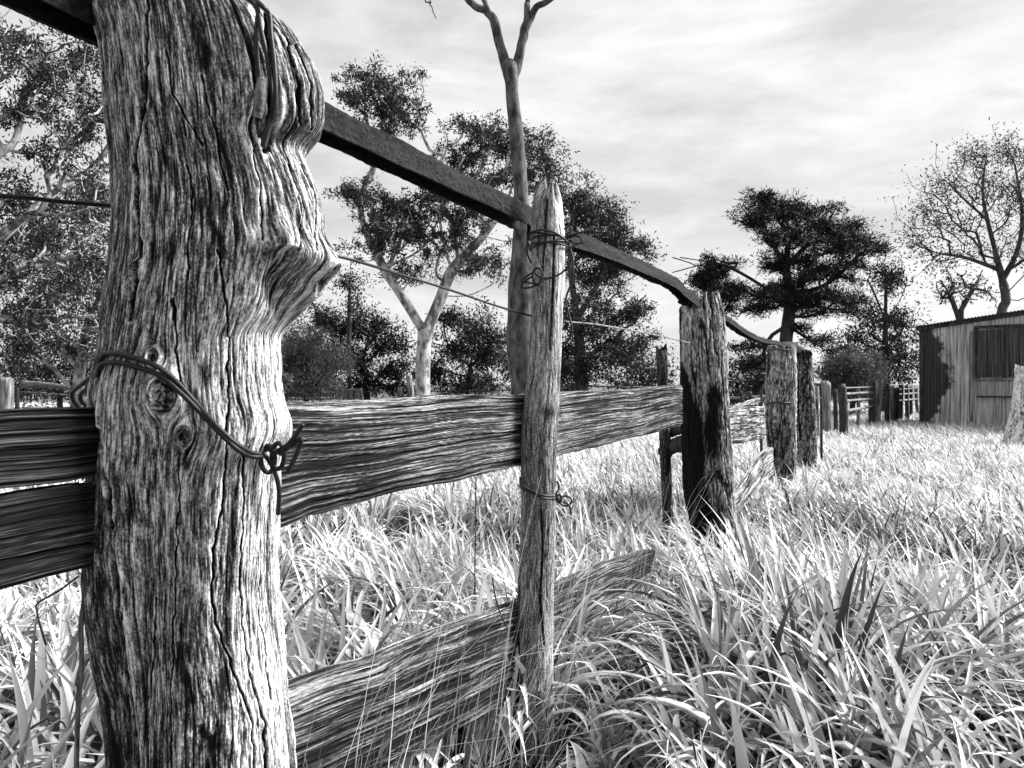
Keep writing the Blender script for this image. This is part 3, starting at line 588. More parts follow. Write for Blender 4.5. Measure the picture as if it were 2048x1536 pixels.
def big_extra(px, py, S, ZZ, front, X, Y):
    D = np.zeros_like(px); T = np.zeros_like(px); dS = np.zeros_like(px); f = front.astype(float)
    cracks = [([(292, -60), (290, 200), (276, 285), (268, 400), (280, 500), (276, 560), (262, 640)], 3.2, .014),
              ([(207, 860), (222, 1000), (232, 1150), (238, 1300), (253, 1450), (268, 1560)], 5.5, .024),
              ([(345, 600), (348, 700), (362, 765), (392, 805)], 2.5, .010), ([(440, 500), (450, 600), (456, 700), (456, 800), (448, 900), (440, 1000), (425, 1100), (420, 1200), (440, 1280), (470, 1350), (500, 1430), (520, 1560)], 2.6, .010),
              ([(480, 900), (482, 1000), (479, 1150), (495, 1300), (530, 1450), (540, 1560)], 2.4, .009), ([(376, 330), (381, 450), (376, 560)], 2.2, .008),
              ([(306, 1200), (300, 1350), (290, 1560)], 2.2, .008), ([(400, 150), (430, 260), (452, 380)], 2.0, .008), ([(352, 900), (353, 1100), (345, 1300), (350, 1560)], 1.8, .006),
              ([(530, 1080), (532, 1250), (545, 1400)], 1.8, .006), ([(330, 100), (345, 190), (375, 240), (405, 290)], 2, .007), ([(505, 300), (520, 400), (530, 480)], 2, .007), ([(600, 330), (628, 400), (636, 500)], 2.2, .007), ([(575, 330), (600, 420), (605, 500)], 2.2, .007),
              ([(535, 30), (545, 120), (548, 220), (530, 300)], 8, .03), ([(575, 80), (600, 170), (600, 250)], 3, .008), ([(595, 90), (625, 170), (622, 260)], 2.5, .007)]
    wob = 16 * (fbm(py * .013, px * .004, 3, 77) - .5) + 7 * (fbm(py * .06, px * .01, 2, 78) - .5)
    wv_ = .35 + 1.1 * fbm(py * .02, px * .01, 3, 79)
    for pts, w, dp in cracks:
        d = polydist(px + wob, py, pts); w = w * .8 * wv_; g = np.exp(-(d / w) ** 2) * f * sstep(.3, .6, wv_)
        D -= dp * g; T -= .8 * g
        T += .18 * np.exp(-((d - 2.6 * w) / (1.3 * w)) ** 2) * f
    # knots: grain flows round them, rings inside
    kn = [(327, 788, 24, .55), (366, 872, 14, .1), (640, 560, 20, .5), (275, 540, 10, .35), (310, 715, 10, .2)]
    for kx, ky, kr, dk in kn:
        k = np.argmin((px - kx) ** 2 + (py - ky) ** 2 + (1 - f) * 1e9); s0 = S.ravel()[k]; z0 = ZZ.ravel()[k]; rho = kr / 1270.
        ds = S - s0; dz = (ZZ - z0) * .62; d2 = ds ** 2 + dz ** 2
        dS -= ds * rho ** 2 * 1.6 / (d2 + rho ** 2 * .5) * f
        d = np.sqrt(d2) / rho
        ang = np.arctan2(dz, ds)
        rg = .5 + .5 * np.sin(d * 17 + 14 * fbm(ang * 1.3 + kx, d * 2, 3, 3))
        ins = sstep(1.25, .7, d) * f
        D += .012 * np.exp(-((d - 1.1) / .4) ** 2) * f - .005 * ins - .004 * rg * ins + .006 * (fbm(S * 160, ZZ * 120, 2, 9) - .5) * ins
        T += ins * (.4 * (rg - .5) - .45 * dk) + .12 * np.exp(-((d - 1.2) / .3) ** 2) * f
    # stub of a broken branch with a shadowed hollow under it
    st = np.exp(-((px - 562) / 26) ** 2) * sstep(380, 492, py) * (1 - sstep(493, 503, py)) * f
    D += .034 * st; T += .12 * st
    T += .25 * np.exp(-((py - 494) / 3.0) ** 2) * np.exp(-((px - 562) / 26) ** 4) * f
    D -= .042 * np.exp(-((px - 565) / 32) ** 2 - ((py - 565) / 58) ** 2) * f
    T -= .18 * np.exp(-((px - 575) / 34) ** 2 - ((py - 560) / 60) ** 2) * f  # shade of the hollow also painted into the tone
    # flat pale scar
    sc_ = polydist(px, py, [(365, 690), (375, 725), (392, 760)]); g = np.exp(-(sc_ / 11) ** 2) * f; D -= .006 * g; T += .4 * g
    # wrinkled burl near the foot
    b = np.exp(-((px - 450) / 75) ** 2 - ((py - 1450) / 70) ** 2) * f
    D += b * (.012 + .026 * (fbm(S * 45, ZZ * 30, 3, 61) - .5)); T += b * .9 * (fbm(S * 45, ZZ * 30, 3, 61) - .5)
    # the darker flake along the left
    fl = sstep(0, 8, np.interp(py, [800, 860, 1150, 1300, 1536], [196, 208, 234, 238, 262]) - px) * sstep(780, 860, py) * f
    D -= .012 * fl; T -= .16 * fl
    # sunlight on the right side painted as lighter tone; the top knob darker
    T += .17 * sstep(430, 520, px) * sstep(520, 720, py) * f - .13 * f * sstep(520, 560, px) * sstep(330, 250, py)
    # broad buttress ridges
    D += .012 * np.sin((px - 300) / 38. + .004 * py) * f * sstep(500, 900, py)
    return D, T, dS
LT = [(-120, 205), (0, 208), (40, 209), (65, 207), (105, 220), (165, 227), (250, 232), (350, 240), (425, 242), (500, 237), (550, 232), (590, 226), (650, 220), (700, 214), (768, 202),
      (818, 196), (868, 195), (918, 189), (1018, 185), (1078, 181), (1118, 187), (1193, 190), (1268, 200), (1368, 213), (1536, 218), (2150, 205)]
RT0 = [(-120, 440), (0, 486), (40, 540), (70, 548), (200, 556), (290, 560), (400, 575), (500, 575), (600, 562), (675, 553), (768, 555), (798, 560), (840, 568), (880, 566), (930, 556), (1043, 552), (1168, 552), (1268, 559), (1393, 562), (1536, 575), (2150, 610)]
RT1 = [(-120, 440), (0, 486), (40, 552), (70, 590), (95, 606), (150, 640), (200, 656), (250, 657), (274, 650), (292, 630), (304, 613), (318, 611), (345, 624), (400, 645), (440, 656), (475, 656), (500, 670), (525, 687), (550, 675), (567, 650), (590, 646),
       (615, 621), (645, 590), (665, 560), (675, 554), (768, 557), (798, 566), (833, 586), (863, 588), (890, 568), (930, 556), (1043, 552), (1168, 552), (2150, 610)]
ysb = sorted(set([y for y, _ in RT0] + [y for y, _ in RT1])); BUMP = [(y, max(0, pxtab(RT1, y) - pxtab(RT0, y))) for y in ysb]
def build_posts():
    global BIG
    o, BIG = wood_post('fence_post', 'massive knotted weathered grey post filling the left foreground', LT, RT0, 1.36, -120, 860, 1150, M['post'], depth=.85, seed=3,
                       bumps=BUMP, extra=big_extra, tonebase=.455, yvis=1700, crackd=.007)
    # slim stake
    st_L = [(372, 1092), (380, 1080), (400, 1068), (430, 1064), (470, 1062), (560, 1064), (700, 1059), (800, 1048), (840, 1043), (900, 1040), (1000, 1042), (1200, 1034), (1300, 1027), (1400, 1024), (1560, 1018)]
    st_R = [(372, 1112), (380, 1118), (400, 1124), (430, 1126), (470, 1130), (560, 1128), (640, 1124), (700, 1122), (760, 1120), (830, 1117), (900, 1114), (1000, 1112), (1200, 1107), (1300, 1104), (1400, 1106), (1560, 1112)]
    def st_ex(px, py, S, ZZ, front, X, Y):
        f = front.astype(float); g = np.exp(-(polydist(px, py, [(1083, 1020), (1086, 1100), (1080, 1200), (1088, 1290)]) / 1.6) ** 2) * f
        g2 = np.exp(-(polydist(px, py, [(1108, 470), (1106, 580), (1100, 700)]) / 1.8) ** 2) * f + np.exp(-(polydist(px, py, [(1094, 400), (1090, 470), (1084, 560)]) / 1.8) ** 2) * f
        e = sstep(1108, 1118, px) * sstep(760, 600, py) * f  # sunlit right edge, painted lighter in the tone
        kk = np.exp(-((px - 1100) / 12) ** 2 - ((py - 822) / 9) ** 2) * f
        return -.006 * (g + g2) + .006 * kk, -.9 * g - .5 * g2 + .25 * e - .3 * kk + .25 * f * np.exp(-((px - 1116) / 3.5) ** 2) * sstep(500, 420, py), np.zeros_like(px)
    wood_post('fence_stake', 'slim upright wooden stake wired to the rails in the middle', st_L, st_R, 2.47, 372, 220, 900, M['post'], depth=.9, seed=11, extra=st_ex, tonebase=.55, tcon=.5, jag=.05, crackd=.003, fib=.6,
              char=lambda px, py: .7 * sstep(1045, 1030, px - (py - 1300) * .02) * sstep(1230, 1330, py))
    # broad charred post
    L2 = [(592, 1372), (610, 1362), (700, 1362), (800, 1364), (950, 1368), (1000, 1372), (1050, 1385), (1100, 1395), (1180, 1400)]
    R2 = [(592, 1436), (620, 1444), (700, 1450), (800, 1453), (860, 1458), (960, 1464), (1040, 1466), (1080, 1468), (1180, 1474)]
    def char2(px, py):
        w = 14 * (fbm(px * .07, py * .03, 3, 5) - .5)
        edge = np.interp(py, [720, 780, 830, 900, 1000, 1060, 1180], [1360, 1382, 1398, 1404, 1412, 1440, 1480])
        a = sstep(5, -5, px - edge - w)
        h = np.exp(-(((px - 1424 - w) / 13) ** 2 + ((py - 860) / 55) ** 2) ** 1.5) * .8 + np.exp(-(((px - 1428 - w) / 12) ** 2 + ((py - 790) / 20) ** 2)) * .7
        return np.clip(a + h, 0, 1)
    wood_post('fence_post', 'broad split post with a charred black foot under the bent iron rail', L2, R2, 4.75, 592, 240, 500, M['post'], depth=1.0, seed=23, tonebase=.46, jag=.05, crackd=.022, fib=2.2, char=char2, power=3.0)
    # two further posts side by side
    L3 = [(694, 1538), (760, 1534), (850, 1534), (900, 1538), (960, 1544), (1010, 1545)]; R3 = [(694, 1588), (760, 1590), (850, 1588), (960, 1590), (1010, 1592)]
    wood_post('fence_post', 'wire-bound grey post with flat top, nearer of the two broad posts close together', L3, R3, 8.2, 694, 120, 260, M['post'], depth=1.0, seed=31, tonebase=.44, jag=.05, crackd=.03, fib=3, power=3)
    L4 = [(706, 1582), (800, 1580), (870, 1582), (960, 1584)]; R4 = [(706, 1620), (800, 1626), (870, 1630), (960, 1628)]
    wood_post('fence_post', 'darker post standing close behind the wire-bound post', L4, R4, 9.6, 704, 100, 200, M['post'], depth=1.2, seed=37, tonebase=.36, jag=.06, crackd=.03, fib=3, power=3)
    # slim dark post behind rail end
    L5 = [(694, 1312), (760, 1315), (860, 1318), (950, 1322), (1045, 1326), (1130, 1328)]; R5 = [(694, 1334), (760, 1336), (860, 1340), (950, 1343), (1045, 1346), (1130, 1348)]
    wood_post('fence_post', 'narrow dark post just left of the charred post, behind the rail end', L5, R5, 5.4, 694, 80, 260, M['darkrail'], depth=1.0, seed=41, tonebase=.5, jag=.05, crackd=.012, fib=1.5)
    # leaning pale post at the right edge
    L6 = [(732, 2034), (770, 2032), (810, 2028), (850, 2018), (880, 2010), (930, 1995)]; R6 = [(732, 2066), (770, 2066), (810, 2064), (850, 2056), (880, 2050), (930, 2040)]
    wood_post('fence_post', 'pale leaning post at the far right edge in front of the shed', L6, R6, 14.0, 732, 90, 160, M['post'], depth=1.0, seed=43, tonebase=.8, jag=.06, crackd=.04, fib=4, group='lone posts in the grass')
build_posts()
def surfY(px, py, off=0.0):                       # depth of the big post's face behind a photo point
    a, b, Y, fr, X, ZZ = BIG
    m = (a - px) ** 2 + (b - py) ** 2 + (~fr) * 1e9
    k = np.argmin(m); w = m < 36
    if w.any(): return Y[w].min() - off
    return Y.ravel()[k] - off

# ------------------------------------------------------------------ split rails
def wood_rail(name, label, tab, off, thick, nl, nh, mat, seed, tonebase=.5, amp=1.0, Zf=None, cat='rail', freq=1.0, group='split rails of the old fence', dz=0):
    """tab: (photo column, top row, bottom row); the rail lies on the fence line moved by off towards the camera side"""
    tab = np.array(tab, float); px = np.linspace(tab[0, 0], tab[-1, 0], nl * 4)
    Zf = Zf or fenceZ
    Zc = Zf(px) ; W = np.stack([(px - CX) / F * Zc, Zc], 1); ln = np.concatenate([[0], np.cumsum(np.linalg.norm(np.diff(W, axis=0), axis=1))])
    l = np.linspace(0, ln[-1], nl); px = np.interp(l, ln, px); Zc = Zf(px)
    yt = np.interp(px, tab[:, 0], tab[:, 1]); yb = np.interp(px, tab[:, 0], tab[:, 2])
    zt = CH - (yt - CY) / F * Zc; zb = CH - (yb - CY) / F * Zc
    zt += .012 * (fbm(l * 5, l * 0 + seed, 3, seed) - .5); zb += .012 * (fbm(l * 5, l * 0 + seed + 3, 3, seed) - .5)
    ctr = np.stack([(px - CX) / F * Zc, Zc], 1)
    tan = np.gradient(ctr, axis=0); tan /= np.linalg.norm(tan, axis=1)[:, None]; nrm = np.stack([tan[:, 1], -tan[:, 0]], 1)
    ctr = ctr + nrm * off
    # section: camera face, bottom, back, top
    nf = int(nh * .42); nb = int(nh * .34); ne = (nh - nf - nb) // 2; nh = nf + nb + 2 * ne
    sec = []
    for i in range(nf): sec.append((1, 1 - i / (nf - 1)))
    for i in range(ne): sec.append((1 - 2 * (i + 1) / (ne + 1), 0))
    for i in range(nb): sec.append((-1, i / (nb - 1)))
    for i in range(ne): sec.append((-1 + 2 * (i + 1) / (ne + 1), 1))
    sec = np.array(sec); U = sec[:, 0]; Hh = sec[:, 1]
    e = np.abs(Hh - .5) * 2; round_ = 1 - .22 * np.clip((e - .8) / .2, 0, 1) ** 2
    L_, H_ = np.meshgrid(l, Hh, indexing='ij'); U_ = np.repeat(U[None], nl, 0); Rr = np.repeat(round_[None], nl, 0)
    hgt = (zt - zb)[:, None]
    per = np.where(U_ > 0, H_ * .26, -H_ * .26 + 3) + np.where(np.abs(U_) < 1, U_ * .03, 0)
    warp = .019 * (fbm(L_ * 1.3 + seed, per * 3, 3, seed + 1) - .5) * 2 + .007 * (fbm(L_ * 6 + seed, per * 9, 2, seed + 11) - .5)
    q = (per + warp) * 1.35
    f1 = fbm(q * 95 * freq, L_ * .9, 3, seed + 2, .7); f2 = fbm(q * 300 * freq, L_ * 3, 2, seed + 3, .6); f3 = vn(q * 420, L_ * 9, seed + 4)
    ck = ridge(q * 30 * freq, L_ * .5, seed + 5, .03); ck2 = ridge(q * 95 * freq, L_ * 1.3, seed + 6, .06)
    fa = ridge(q * 62 * freq, L_ * .8, seed + 14, .035) * sstep(.3, .5, fbm(q * 9, L_ * 2, 2, seed + 15)); fb = ridge(q * 150 * freq, L_ * 2, seed + 16, .07)
    D = amp * (-.0025 * fa - .0012 * fb + .004 * (f1 - .5) + .003 * (f2 - .5) + .0015 * (f3 - .5) - .006 * ck - .0045 * ck2)
    T = tonebase + .22 + .16 * (f1 - .5) + .2 * (f2 - .5) - .4 * fa - .3 * fb + .2 * (f3 - .5) - .6 * ck - .4 * ck2 + .3 * (fbm(L_ * 6, per * 12, 2, seed + 9) - .5)
    side = np.where(np.abs(U_) == 1, U_, U_) * thick / 2 * Rr
    zc = zb[:, None] + H_ * hgt
    XY = ctr[:, None] + nrm[:, None] * (side + D * np.sign(U_) * (np.abs(U_) == 1))[..., None]
    zc = zc + D * (np.abs(U_) < 1) * np.where(H_ > .5, 1, -1) 
    V = np.concatenate([XY, zc[..., None]], -1).reshape(-1, 3)
    Fq = grid_faces(nh, nl)
    c0 = V[:nh].mean(0); c1 = V[-nh:].mean(0); n0 = len(V); V = np.vstack([V, c0, c1]); i = np.arange(nh); j = (i + 1) % nh
    tri = np.concatenate([np.stack([j, i, np.full(nh, n0)], 1), np.stack([(nl - 1) * nh + i, (nl - 1) * nh + j, np.full(nh, n0 + 1)], 1)])
    o = mesh(name, V, [Fq[:, ::-1], tri], mat, attrs={'tone': np.concatenate([T.ravel(), [.4, .4]]), 'gq': np.concatenate([q.ravel(), [0, 0]]), 'gl': np.concatenate([L_.ravel() + seed, [0, 0]])}, loc=(float(ctr[0, 0]), float(ctr[0, 1]), 0))
    return tag(o, label, cat, group)
def build_rails():
    wood_rail('fence_rail', 'thick wavy-grained split rail running from the big post to the charred post', [(430, 812, 1092), (560, 802, 1054), (620, 804, 1030), (750, 800, 995), (900, 790, 962), (1050, 792, 930), (1120, 784, 912), (1250, 780, 880), (1362, 770, 850)],
              -.02, .06, 1500, 300, M['rail'], 5, tonebase=.37)
    wood_rail('fence_rail', 'fallen split rail sloping down into the grass behind the stake', [(540, 1402, 1640), (640, 1362, 1600), (760, 1318, 1540), (900, 1258, 1470), (1030, 1215, 1400), (1120, 1172, 1350), (1220, 1128, 1270), (1310, 1100, 1200)],
              -.03, .07, 1400, 300, M['rail'], 17, tonebase=.36)
    wood_rail('fence_rail', 'dark upper split rail entering from the left edge behind the big post', [(-420, 842, 1028), (0, 828, 993), (190, 818, 968), (260, 816, 955)], -.10, .05, 700, 180, M['darkrail'], 29, tonebase=.44, amp=.8)
    wood_rail('fence_rail', 'dark lower split rail entering from the left edge below the other', [(-420, 1075, 1345), (0, 1010, 1213), (175, 984, 1166), (250, 972, 1145)], -.10, .05, 700, 180, M['darkrail'], 53, tonebase=.42, amp=.8)
    wood_rail('fence_rail', 'short sunlit split rail between the charred post and the wire-bound post', [(1430, 812, 900), (1470, 820, 892), (1540, 812, 878)], -.08, .06, 420, 110, M['rail'], 61, tonebase=.52, amp=1.0, freq=.7)
    wood_rail('fence_rail', 'short low pale rail slumped to the ground beside the wire-bound post', [(1440, 1010, 1075), (1475, 985, 1035), (1530, 905, 965), (1545, 895, 950)], -.02, .06, 420, 110, M['rail'], 67, tonebase=.6, amp=1.0, freq=.7)
    wood_rail('fence_rail', 'thin upper rail slanting up behind the charred post', [(1440, 836, 846), (1480, 820, 829), (1545, 796, 805)], -.14, .05, 300, 60, M['rail'], 71, tonebase=.6, amp=.8)
    # dark rail end jutting out beside the narrow dark post
    mb = MB(); V, Fq = tube(spline([P(1330, 905, 5.5), P(1345, 893, 5.4), P(1362, 888, 5.3), P(1380, 884, 5.2)], 14), .042 * (1 + .5 * rng.random(14)), 10); mb.add(V, Fq)
    V, Fq = tube(spline([P(1335, 868, 5.5), P(1350, 862, 5.4), P(1370, 858, 5.3)], 10), .03 * (1 + .4 * rng.random(10)), 8); mb.add(V, Fq)
    V, Fq = mb.get(); tag(mesh('rail_stub', V, Fq, M['far_dark']), 'black burnt rail stub jutting out left of the charred post', 'rail')
build_rails()

# ------------------------------------------------------------------ the iron rail on top
def beam(name, label, pts, w, h, mat, cat='iron rail', seed=0, group='iron rails along the fence top'):
    n = max(60, len(pts) * 60); 
    c = spline(pts, n) if len(pts) > 2 else spline(pts, n)
    T = np.gradient(c, axis=0); T /= np.linalg.norm(T, axis=1)[:, None]; s = np.cross(T, [0, 0, 1.]); s /= np.linalg.norm(s, axis=1)[:, None]; u = np.cross(s, T)
    sec = []; q = .80
    pl_ = [(-1, -1), (-1, 1), (1, 1), (1, -1), (q, -1), (q, .8), (-q, .8), (-q, -1), (-1, -1)]     # a channel, open below
    for (x0, y0), (x1, y1) in zip(pl_[:-1], pl_[1:]):
        m = 7 if math.hypot(x1 - x0, y1 - y0) > .5 else 2
        for k in range(m): t = k / m; sec.append((x0 * (1 - t) + x1 * t, y0 * (1 - t) + y1 * t))
    sec = np.array(sec); ns = len(sec); e = np.ones(ns)
    l = np.linspace(0, np.linalg.norm(np.diff(c, axis=0), axis=1).sum(), n)
    L_, K_ = np.meshgrid(l, np.arange(ns), indexing='ij')
    D = .0028 * (fbm(L_ * 60, K_ * .9, 3, seed) - .5) + .009 * (fbm(L_ * 9, K_ * .3, 3, seed + 1) - .5)
    V = c[:, None] + s[:, None] * ((sec[:, 0] * e)[None, :, None] * (w / 2 + D[..., None])) + u[:, None] * ((sec[:, 1] * e)[None, :, None] * (h / 2 + D[..., None]))
    V = V.reshape(-1, 3)
    a_, b_ = 7, 7 + 7          # end caps: three short walls
    o = mesh(name, V, [grid_faces(ns, n)], mat, smooth=False); return tag(o, label, cat, group)
def fl(px, z, off=0.0):
    Zc = fenceZ(px); p = np.array([(px - CX) / F * Zc, Zc, z]); return p + FN * off
def build_iron():
    BA = P(430, 147, 1.54); BB = P(1056, 441, 2.60)
    beam('iron_rail', 'heavy rusted iron bar running from above the big post to the stake', [BA + (BB - BA) * t for t in (-.75, -.3, 0, .5, 1)], .078, .062, M['iron'], seed=1)
    beam('iron_rail', 'rusted iron bar running from the stake to the charred post, bent at its end', [P(1068, 462, 2.66), fl(1200, 1.755), fl(1335, 1.758), fl(1362, 1.73), fl(1396, 1.69)], .058, .058, M['iron'], seed=2)
    beam('iron_rail', 'sagging thin iron strip between the charred post and the wire-bound post', [fl(1372, 1.70, -.02), fl(1410, 1.70, -.02), fl(1450, 1.665), fl(1490, 1.615), fl(1520, 1.60), fl(1548, 1.62), fl(1572, 1.635), fl(1588, 1.64)], .06, .04, M['iron'], seed=3)
    mb = MB(); V, Fq = tube(spline([fl(1565, 1.645), fl(1590, 1.64), fl(1606, 1.60), P(1618, 708, 9.4)], 12), [.02, .03, .05, .07, .06, .07, .05, .08, .06, .07, .06, .04], 8); mb.add(V, Fq)
    V, Fq = mb.get(); tag(mesh('iron_scrap', V, Fq, M['iron'], smooth=False), 'dark crumpled iron scrap lying over the post tops behind the wire-bound post', 'scrap iron')
build_iron()

# ------------------------------------------------------------------ wires
def wire(name, label, paths, r, group=None, mat=None, cat='wire'):
    mb = MB()
    for p in paths:
        p = np.array(p, float); L = np.linalg.norm(np.diff(p, axis=0), axis=1).sum()
        c = spline(p, max(10, int(L / .004)) if L < 3 else 200); V, Fq = tube(c, r, 8); mb.add(V, Fq)
    V, Fq = mb.get(); return tag(mesh(name, V, Fq, mat or M['wire']), label, cat, group)
def onbig(pts, off=.006): return [P(x, y, surfY(x, y) - off - o) for x, y, o in [(p + (0,))[:3] for p in pts]]
def build_wires():
    a = onbig([(196, 745, -.03), (200, 722), (212, 708), (236, 708), (270, 716), (312, 732), (350, 760), (392, 806), (430, 848), (468, 884), (500, 904), (522, 908, .006)])
    b = onbig([(190, 760, -.03), (198, 738), (210, 726), (240, 726), (285, 738), (322, 752), (362, 786), (402, 826), (440, 866), (474, 898), (500, 912), (524, 914, .008)])
    back = [P(158, 815, 1.47), P(146, 800, 1.45), P(146, 784, 1.44), P(165, 768, 1.42), P(184, 752, 1.40), P(196, 738, 1.36)]
    back2 = [P(176, 815, 1.47), P(163, 802, 1.45), P(162, 788, 1.44), P(178, 775, 1.42), P(190, 762, 1.40), P(200, 748, 1.36)]
    zz = surfY(540, 910) - .012
    k1 = [P(536 + 14 * math.cos(t), 918 + 27 * math.sin(t), zz - .008 + .006 * math.sin(2 * t)) for t in np.linspace(0, 2 * math.pi, 14)]
    k2 = [P(556 + 12 * math.cos(t + .4), 912 + 26 * math.sin(t + .4), zz - .012 + .008 * math.sin(t)) for t in np.linspace(0, 2.2 * math.pi, 14)]
    ear = [P(548, 905, zz), P(572, 892, zz - .02), P(590, 872, zz - .03), P(606, 848, zz - .035)]
    ear2 = [P(560, 908, zz), P(580, 892, zz - .02), P(600, 878, zz - .025), P(602, 884, zz - .025), P(590, 915, zz - .02), P(576, 945, zz - .02)]
    tail = [P(526, 905, zz), P(540, 925, zz), P(552, 950, zz), P(558, 985, zz + .01), P(556, 1028, zz + .03)]
    kn = [P(520, 906, zz), P(535, 898, zz - .006), P(550, 905, zz - .01), P(565, 898, zz - .006)]
    wire('tie_wire', 'thick doubled wire looped round the big post and knotted at its right side', [a, b, back, back2, k1, k2, ear, ear2, tail, kn], .0042, 'wires tied on the fence')
    c = onbig([(470, -18, .01), (500, 0, .02), (515, 20, .02), (522, 60, .012), (533, 110, .01), (540, 160, .012), (545, 210, .014), (538, 245, .012), (528, 270, .01), (526, 292, .004)])
    d = onbig([(480, -30, .02), (520, 8, .03), (538, 30, .03), (542, 70, .018), (548, 120, .02), (551, 170, .02), (550, 215, .018), (540, 250, .014), (528, 296, .006)])
    e = onbig([(516, 30, .01), (512, 80), (516, 130), (520, 180), (514, 230), (520, 275)], .008)
    wire('tie_wire', 'long hanging wire loops over the top of the big post', [c, d, e], .0042, 'wires tied on the fence')
    mb = MB(); q = onbig([(526, 160, .012), (522, 190, .012), (519, 215, .012), (516, 235, .01)]); V, Fq = tube(spline(q, 24), .0095 * (1 + .2 * rng.random(24)), 9); mb.add(V, Fq)
    V, Fq = mb.get(); tag(mesh('wood_plug', V, Fq, M['wood_plug']), 'small weathered wooden peg caught under the hanging wire loops', 'peg')
    # strained line wire
    wz = lambda px, y, o=0: P(px, y, fenceZ(px) + o)
    wire('line_wire', 'dark strained wire left of the big post, running in from the left edge', [[wz(-500, 372, .2), wz(0, 392, .22), wz(120, 403, .24), wz(240, 413, .25), wz(330, 422, .25)]], .0042, 'line wires of the fence')
    wire('line_wire', 'taut twisted wire from the big post nose to the stake', [[P(600, 500, 1.50), P(690, 516, 1.56), P(800, 549, 1.84), P(900, 580, 2.05), P(1000, 614, 2.33), P(1070, 634, 2.50)]], .0034, 'line wires of the fence')
    wire('line_wire', 'thin pale wire from the stake to the charred post', [[P(1110, 640, 2.55), P(1140, 644, 2.7), P(1200, 650, 3.0), P(1300, 668, 3.8), P(1380, 686, 4.6)]], .0034, 'line wires of the fence', mat=M['far_wood'])
    # lashing at the stake top
    Zs = 2.47; ps = []
    def ring(yl, yr, n=22, rx=36, cx=1097, ph=0, ex=0, tilt=0):
        o = []
        for t in np.linspace(0, 2 * math.pi, n):
            x = cx + (rx + ex) * math.cos(t); yy = yl + (yr - yl) * (math.cos(t) + 1) / 2 - 9 * math.cos(ph) * (-math.sin(t)) 
            o.append(P(x, yy, Zs + .066 * math.sin(t)))
        return o
    ps += [ring(480, 478), ring(470, 482, ph=.3, rx=40), ring(500, 486, rx=37), ring(492, 496, rx=38)]
    # loop round the iron bar as well
    ps.append([P(1060, 500, 2.42), P(1055, 472, 2.42), P(1080, 460, 2.40), P(1110, 466, 2.40), P(1135, 485, 2.42), P(1142, 510, 2.45), P(1140, 540, 2.45)])
    ps.append([P(1054, 480, 2.44), P(1054, 505, 2.5), P(1062, 525, 2.46)])
    ps.append([P(1132, 478, 2.4), P(1150, 472, 2.38), P(1162, 476, 2.38), P(1164, 485, 2.38), P(1152, 487, 2.38), P(1140, 480, 2.39)])
    ps.append([P(1130, 474, 2.4), P(1150, 468, 2.38), P(1175, 462, 2.38), P(1200, 465, 2.38), P(1220, 465, 2.38)])
    ps.append([P(1128, 458, 2.4), P(1140, 453, 2.4), P(1142, 462, 2.4), P(1130, 470, 2.4)])
    ps.append([P(1140, 480, 2.40), P(1138, 492, 2.40), P(1146, 496, 2.38), P(1148, 486, 2.38), P(1140, 480, 2.40)])
    ps.append([P(1138, 490, 2.40), P(1145, 515, 2.40), P(1146, 545, 2.40), P(1141, 570, 2.41), P(1132, 598, 2.41), P(1138, 630, 2.41), P(1143, 655, 2.41), P(1138, 678, 2.42), P(1126, 688, 2.42)])
    ps.append([P(1142, 520, 2.40), P(1130, 540, 2.40), P(1110, 553, 2.39), P(1088, 557, 2.39), P(1070, 548, 2.39)])
    ps.append([P(1075 + 10 * math.cos(t), 552 + 16 * math.sin(t), 2.385) for t in np.linspace(0, 2 * math.pi, 14)])
    ps.append([P(1078, 572, 2.385), P(1062, 566, 2.40), P(1042, 562, 2.40), P(1064, 546, 2.40), P(1070, 545, 2.39)])
    ps.append([P(1078, 568, 2.385), P(1060, 575, 2.40), P(1043, 575, 2.40), P(1046, 565, 2.40), P(1066, 552, 2.40)])
    wire('tie_wire', 'tangled wire lashing that ties the stake to the iron bar', ps, .0034, 'wires tied on the fence')
    ps = [[P(1040, 955, 2.47), P(1042, 968, 2.40), P(1060, 980, 2.385), P(1085, 990, 2.38), P(1112, 993, 2.41), P(1122, 994, 2.42)],
          [P(1040, 962, 2.47), P(1043, 975, 2.40), P(1062, 986, 2.385), P(1086, 996, 2.38), P(1112, 999, 2.41), P(1124, 998, 2.42)],
          [P(1114, 962, 2.42), P(1118, 975, 2.42), P(1112, 990, 2.41), P(1120, 1000, 2.41)],
          [P(1131 + 12 * math.cos(t), 1002 + 10 * math.sin(t), 2.41 + .004 * t) for t in np.linspace(2, 8.6, 16)],
          [P(1118 + 5 * math.cos(t), 997 + 8 * math.sin(t), 2.40) for t in np.linspace(0, 7, 14)],
          [P(1126, 1004, 2.41), P(1138, 1010, 2.41), P(1143, 1028, 2.41)]]
    wire('tie_wire', 'short lower wire twist round the stake below the rail', ps, .0034, 'wires tied on the fence')
    # wires and string on the wire-bound post
    rr = lambda y, Zc=8.2, cx=1562, rx=30: [P(cx + rx * math.cos(t), y - 6 * math.sin(t) * -1 * .5, Zc + .19 * math.sin(t)) for t in np.linspace(0, 2 * math.pi, 20)]
    wire('tie_wire', 'upper wire band round the wire-bound post', [rr(702)], .006, 'wires tied on the fence'); wire('tie_wire', 'middle wire band round the wire-bound post', [rr(808)], .008, 'wires tied on the fence')
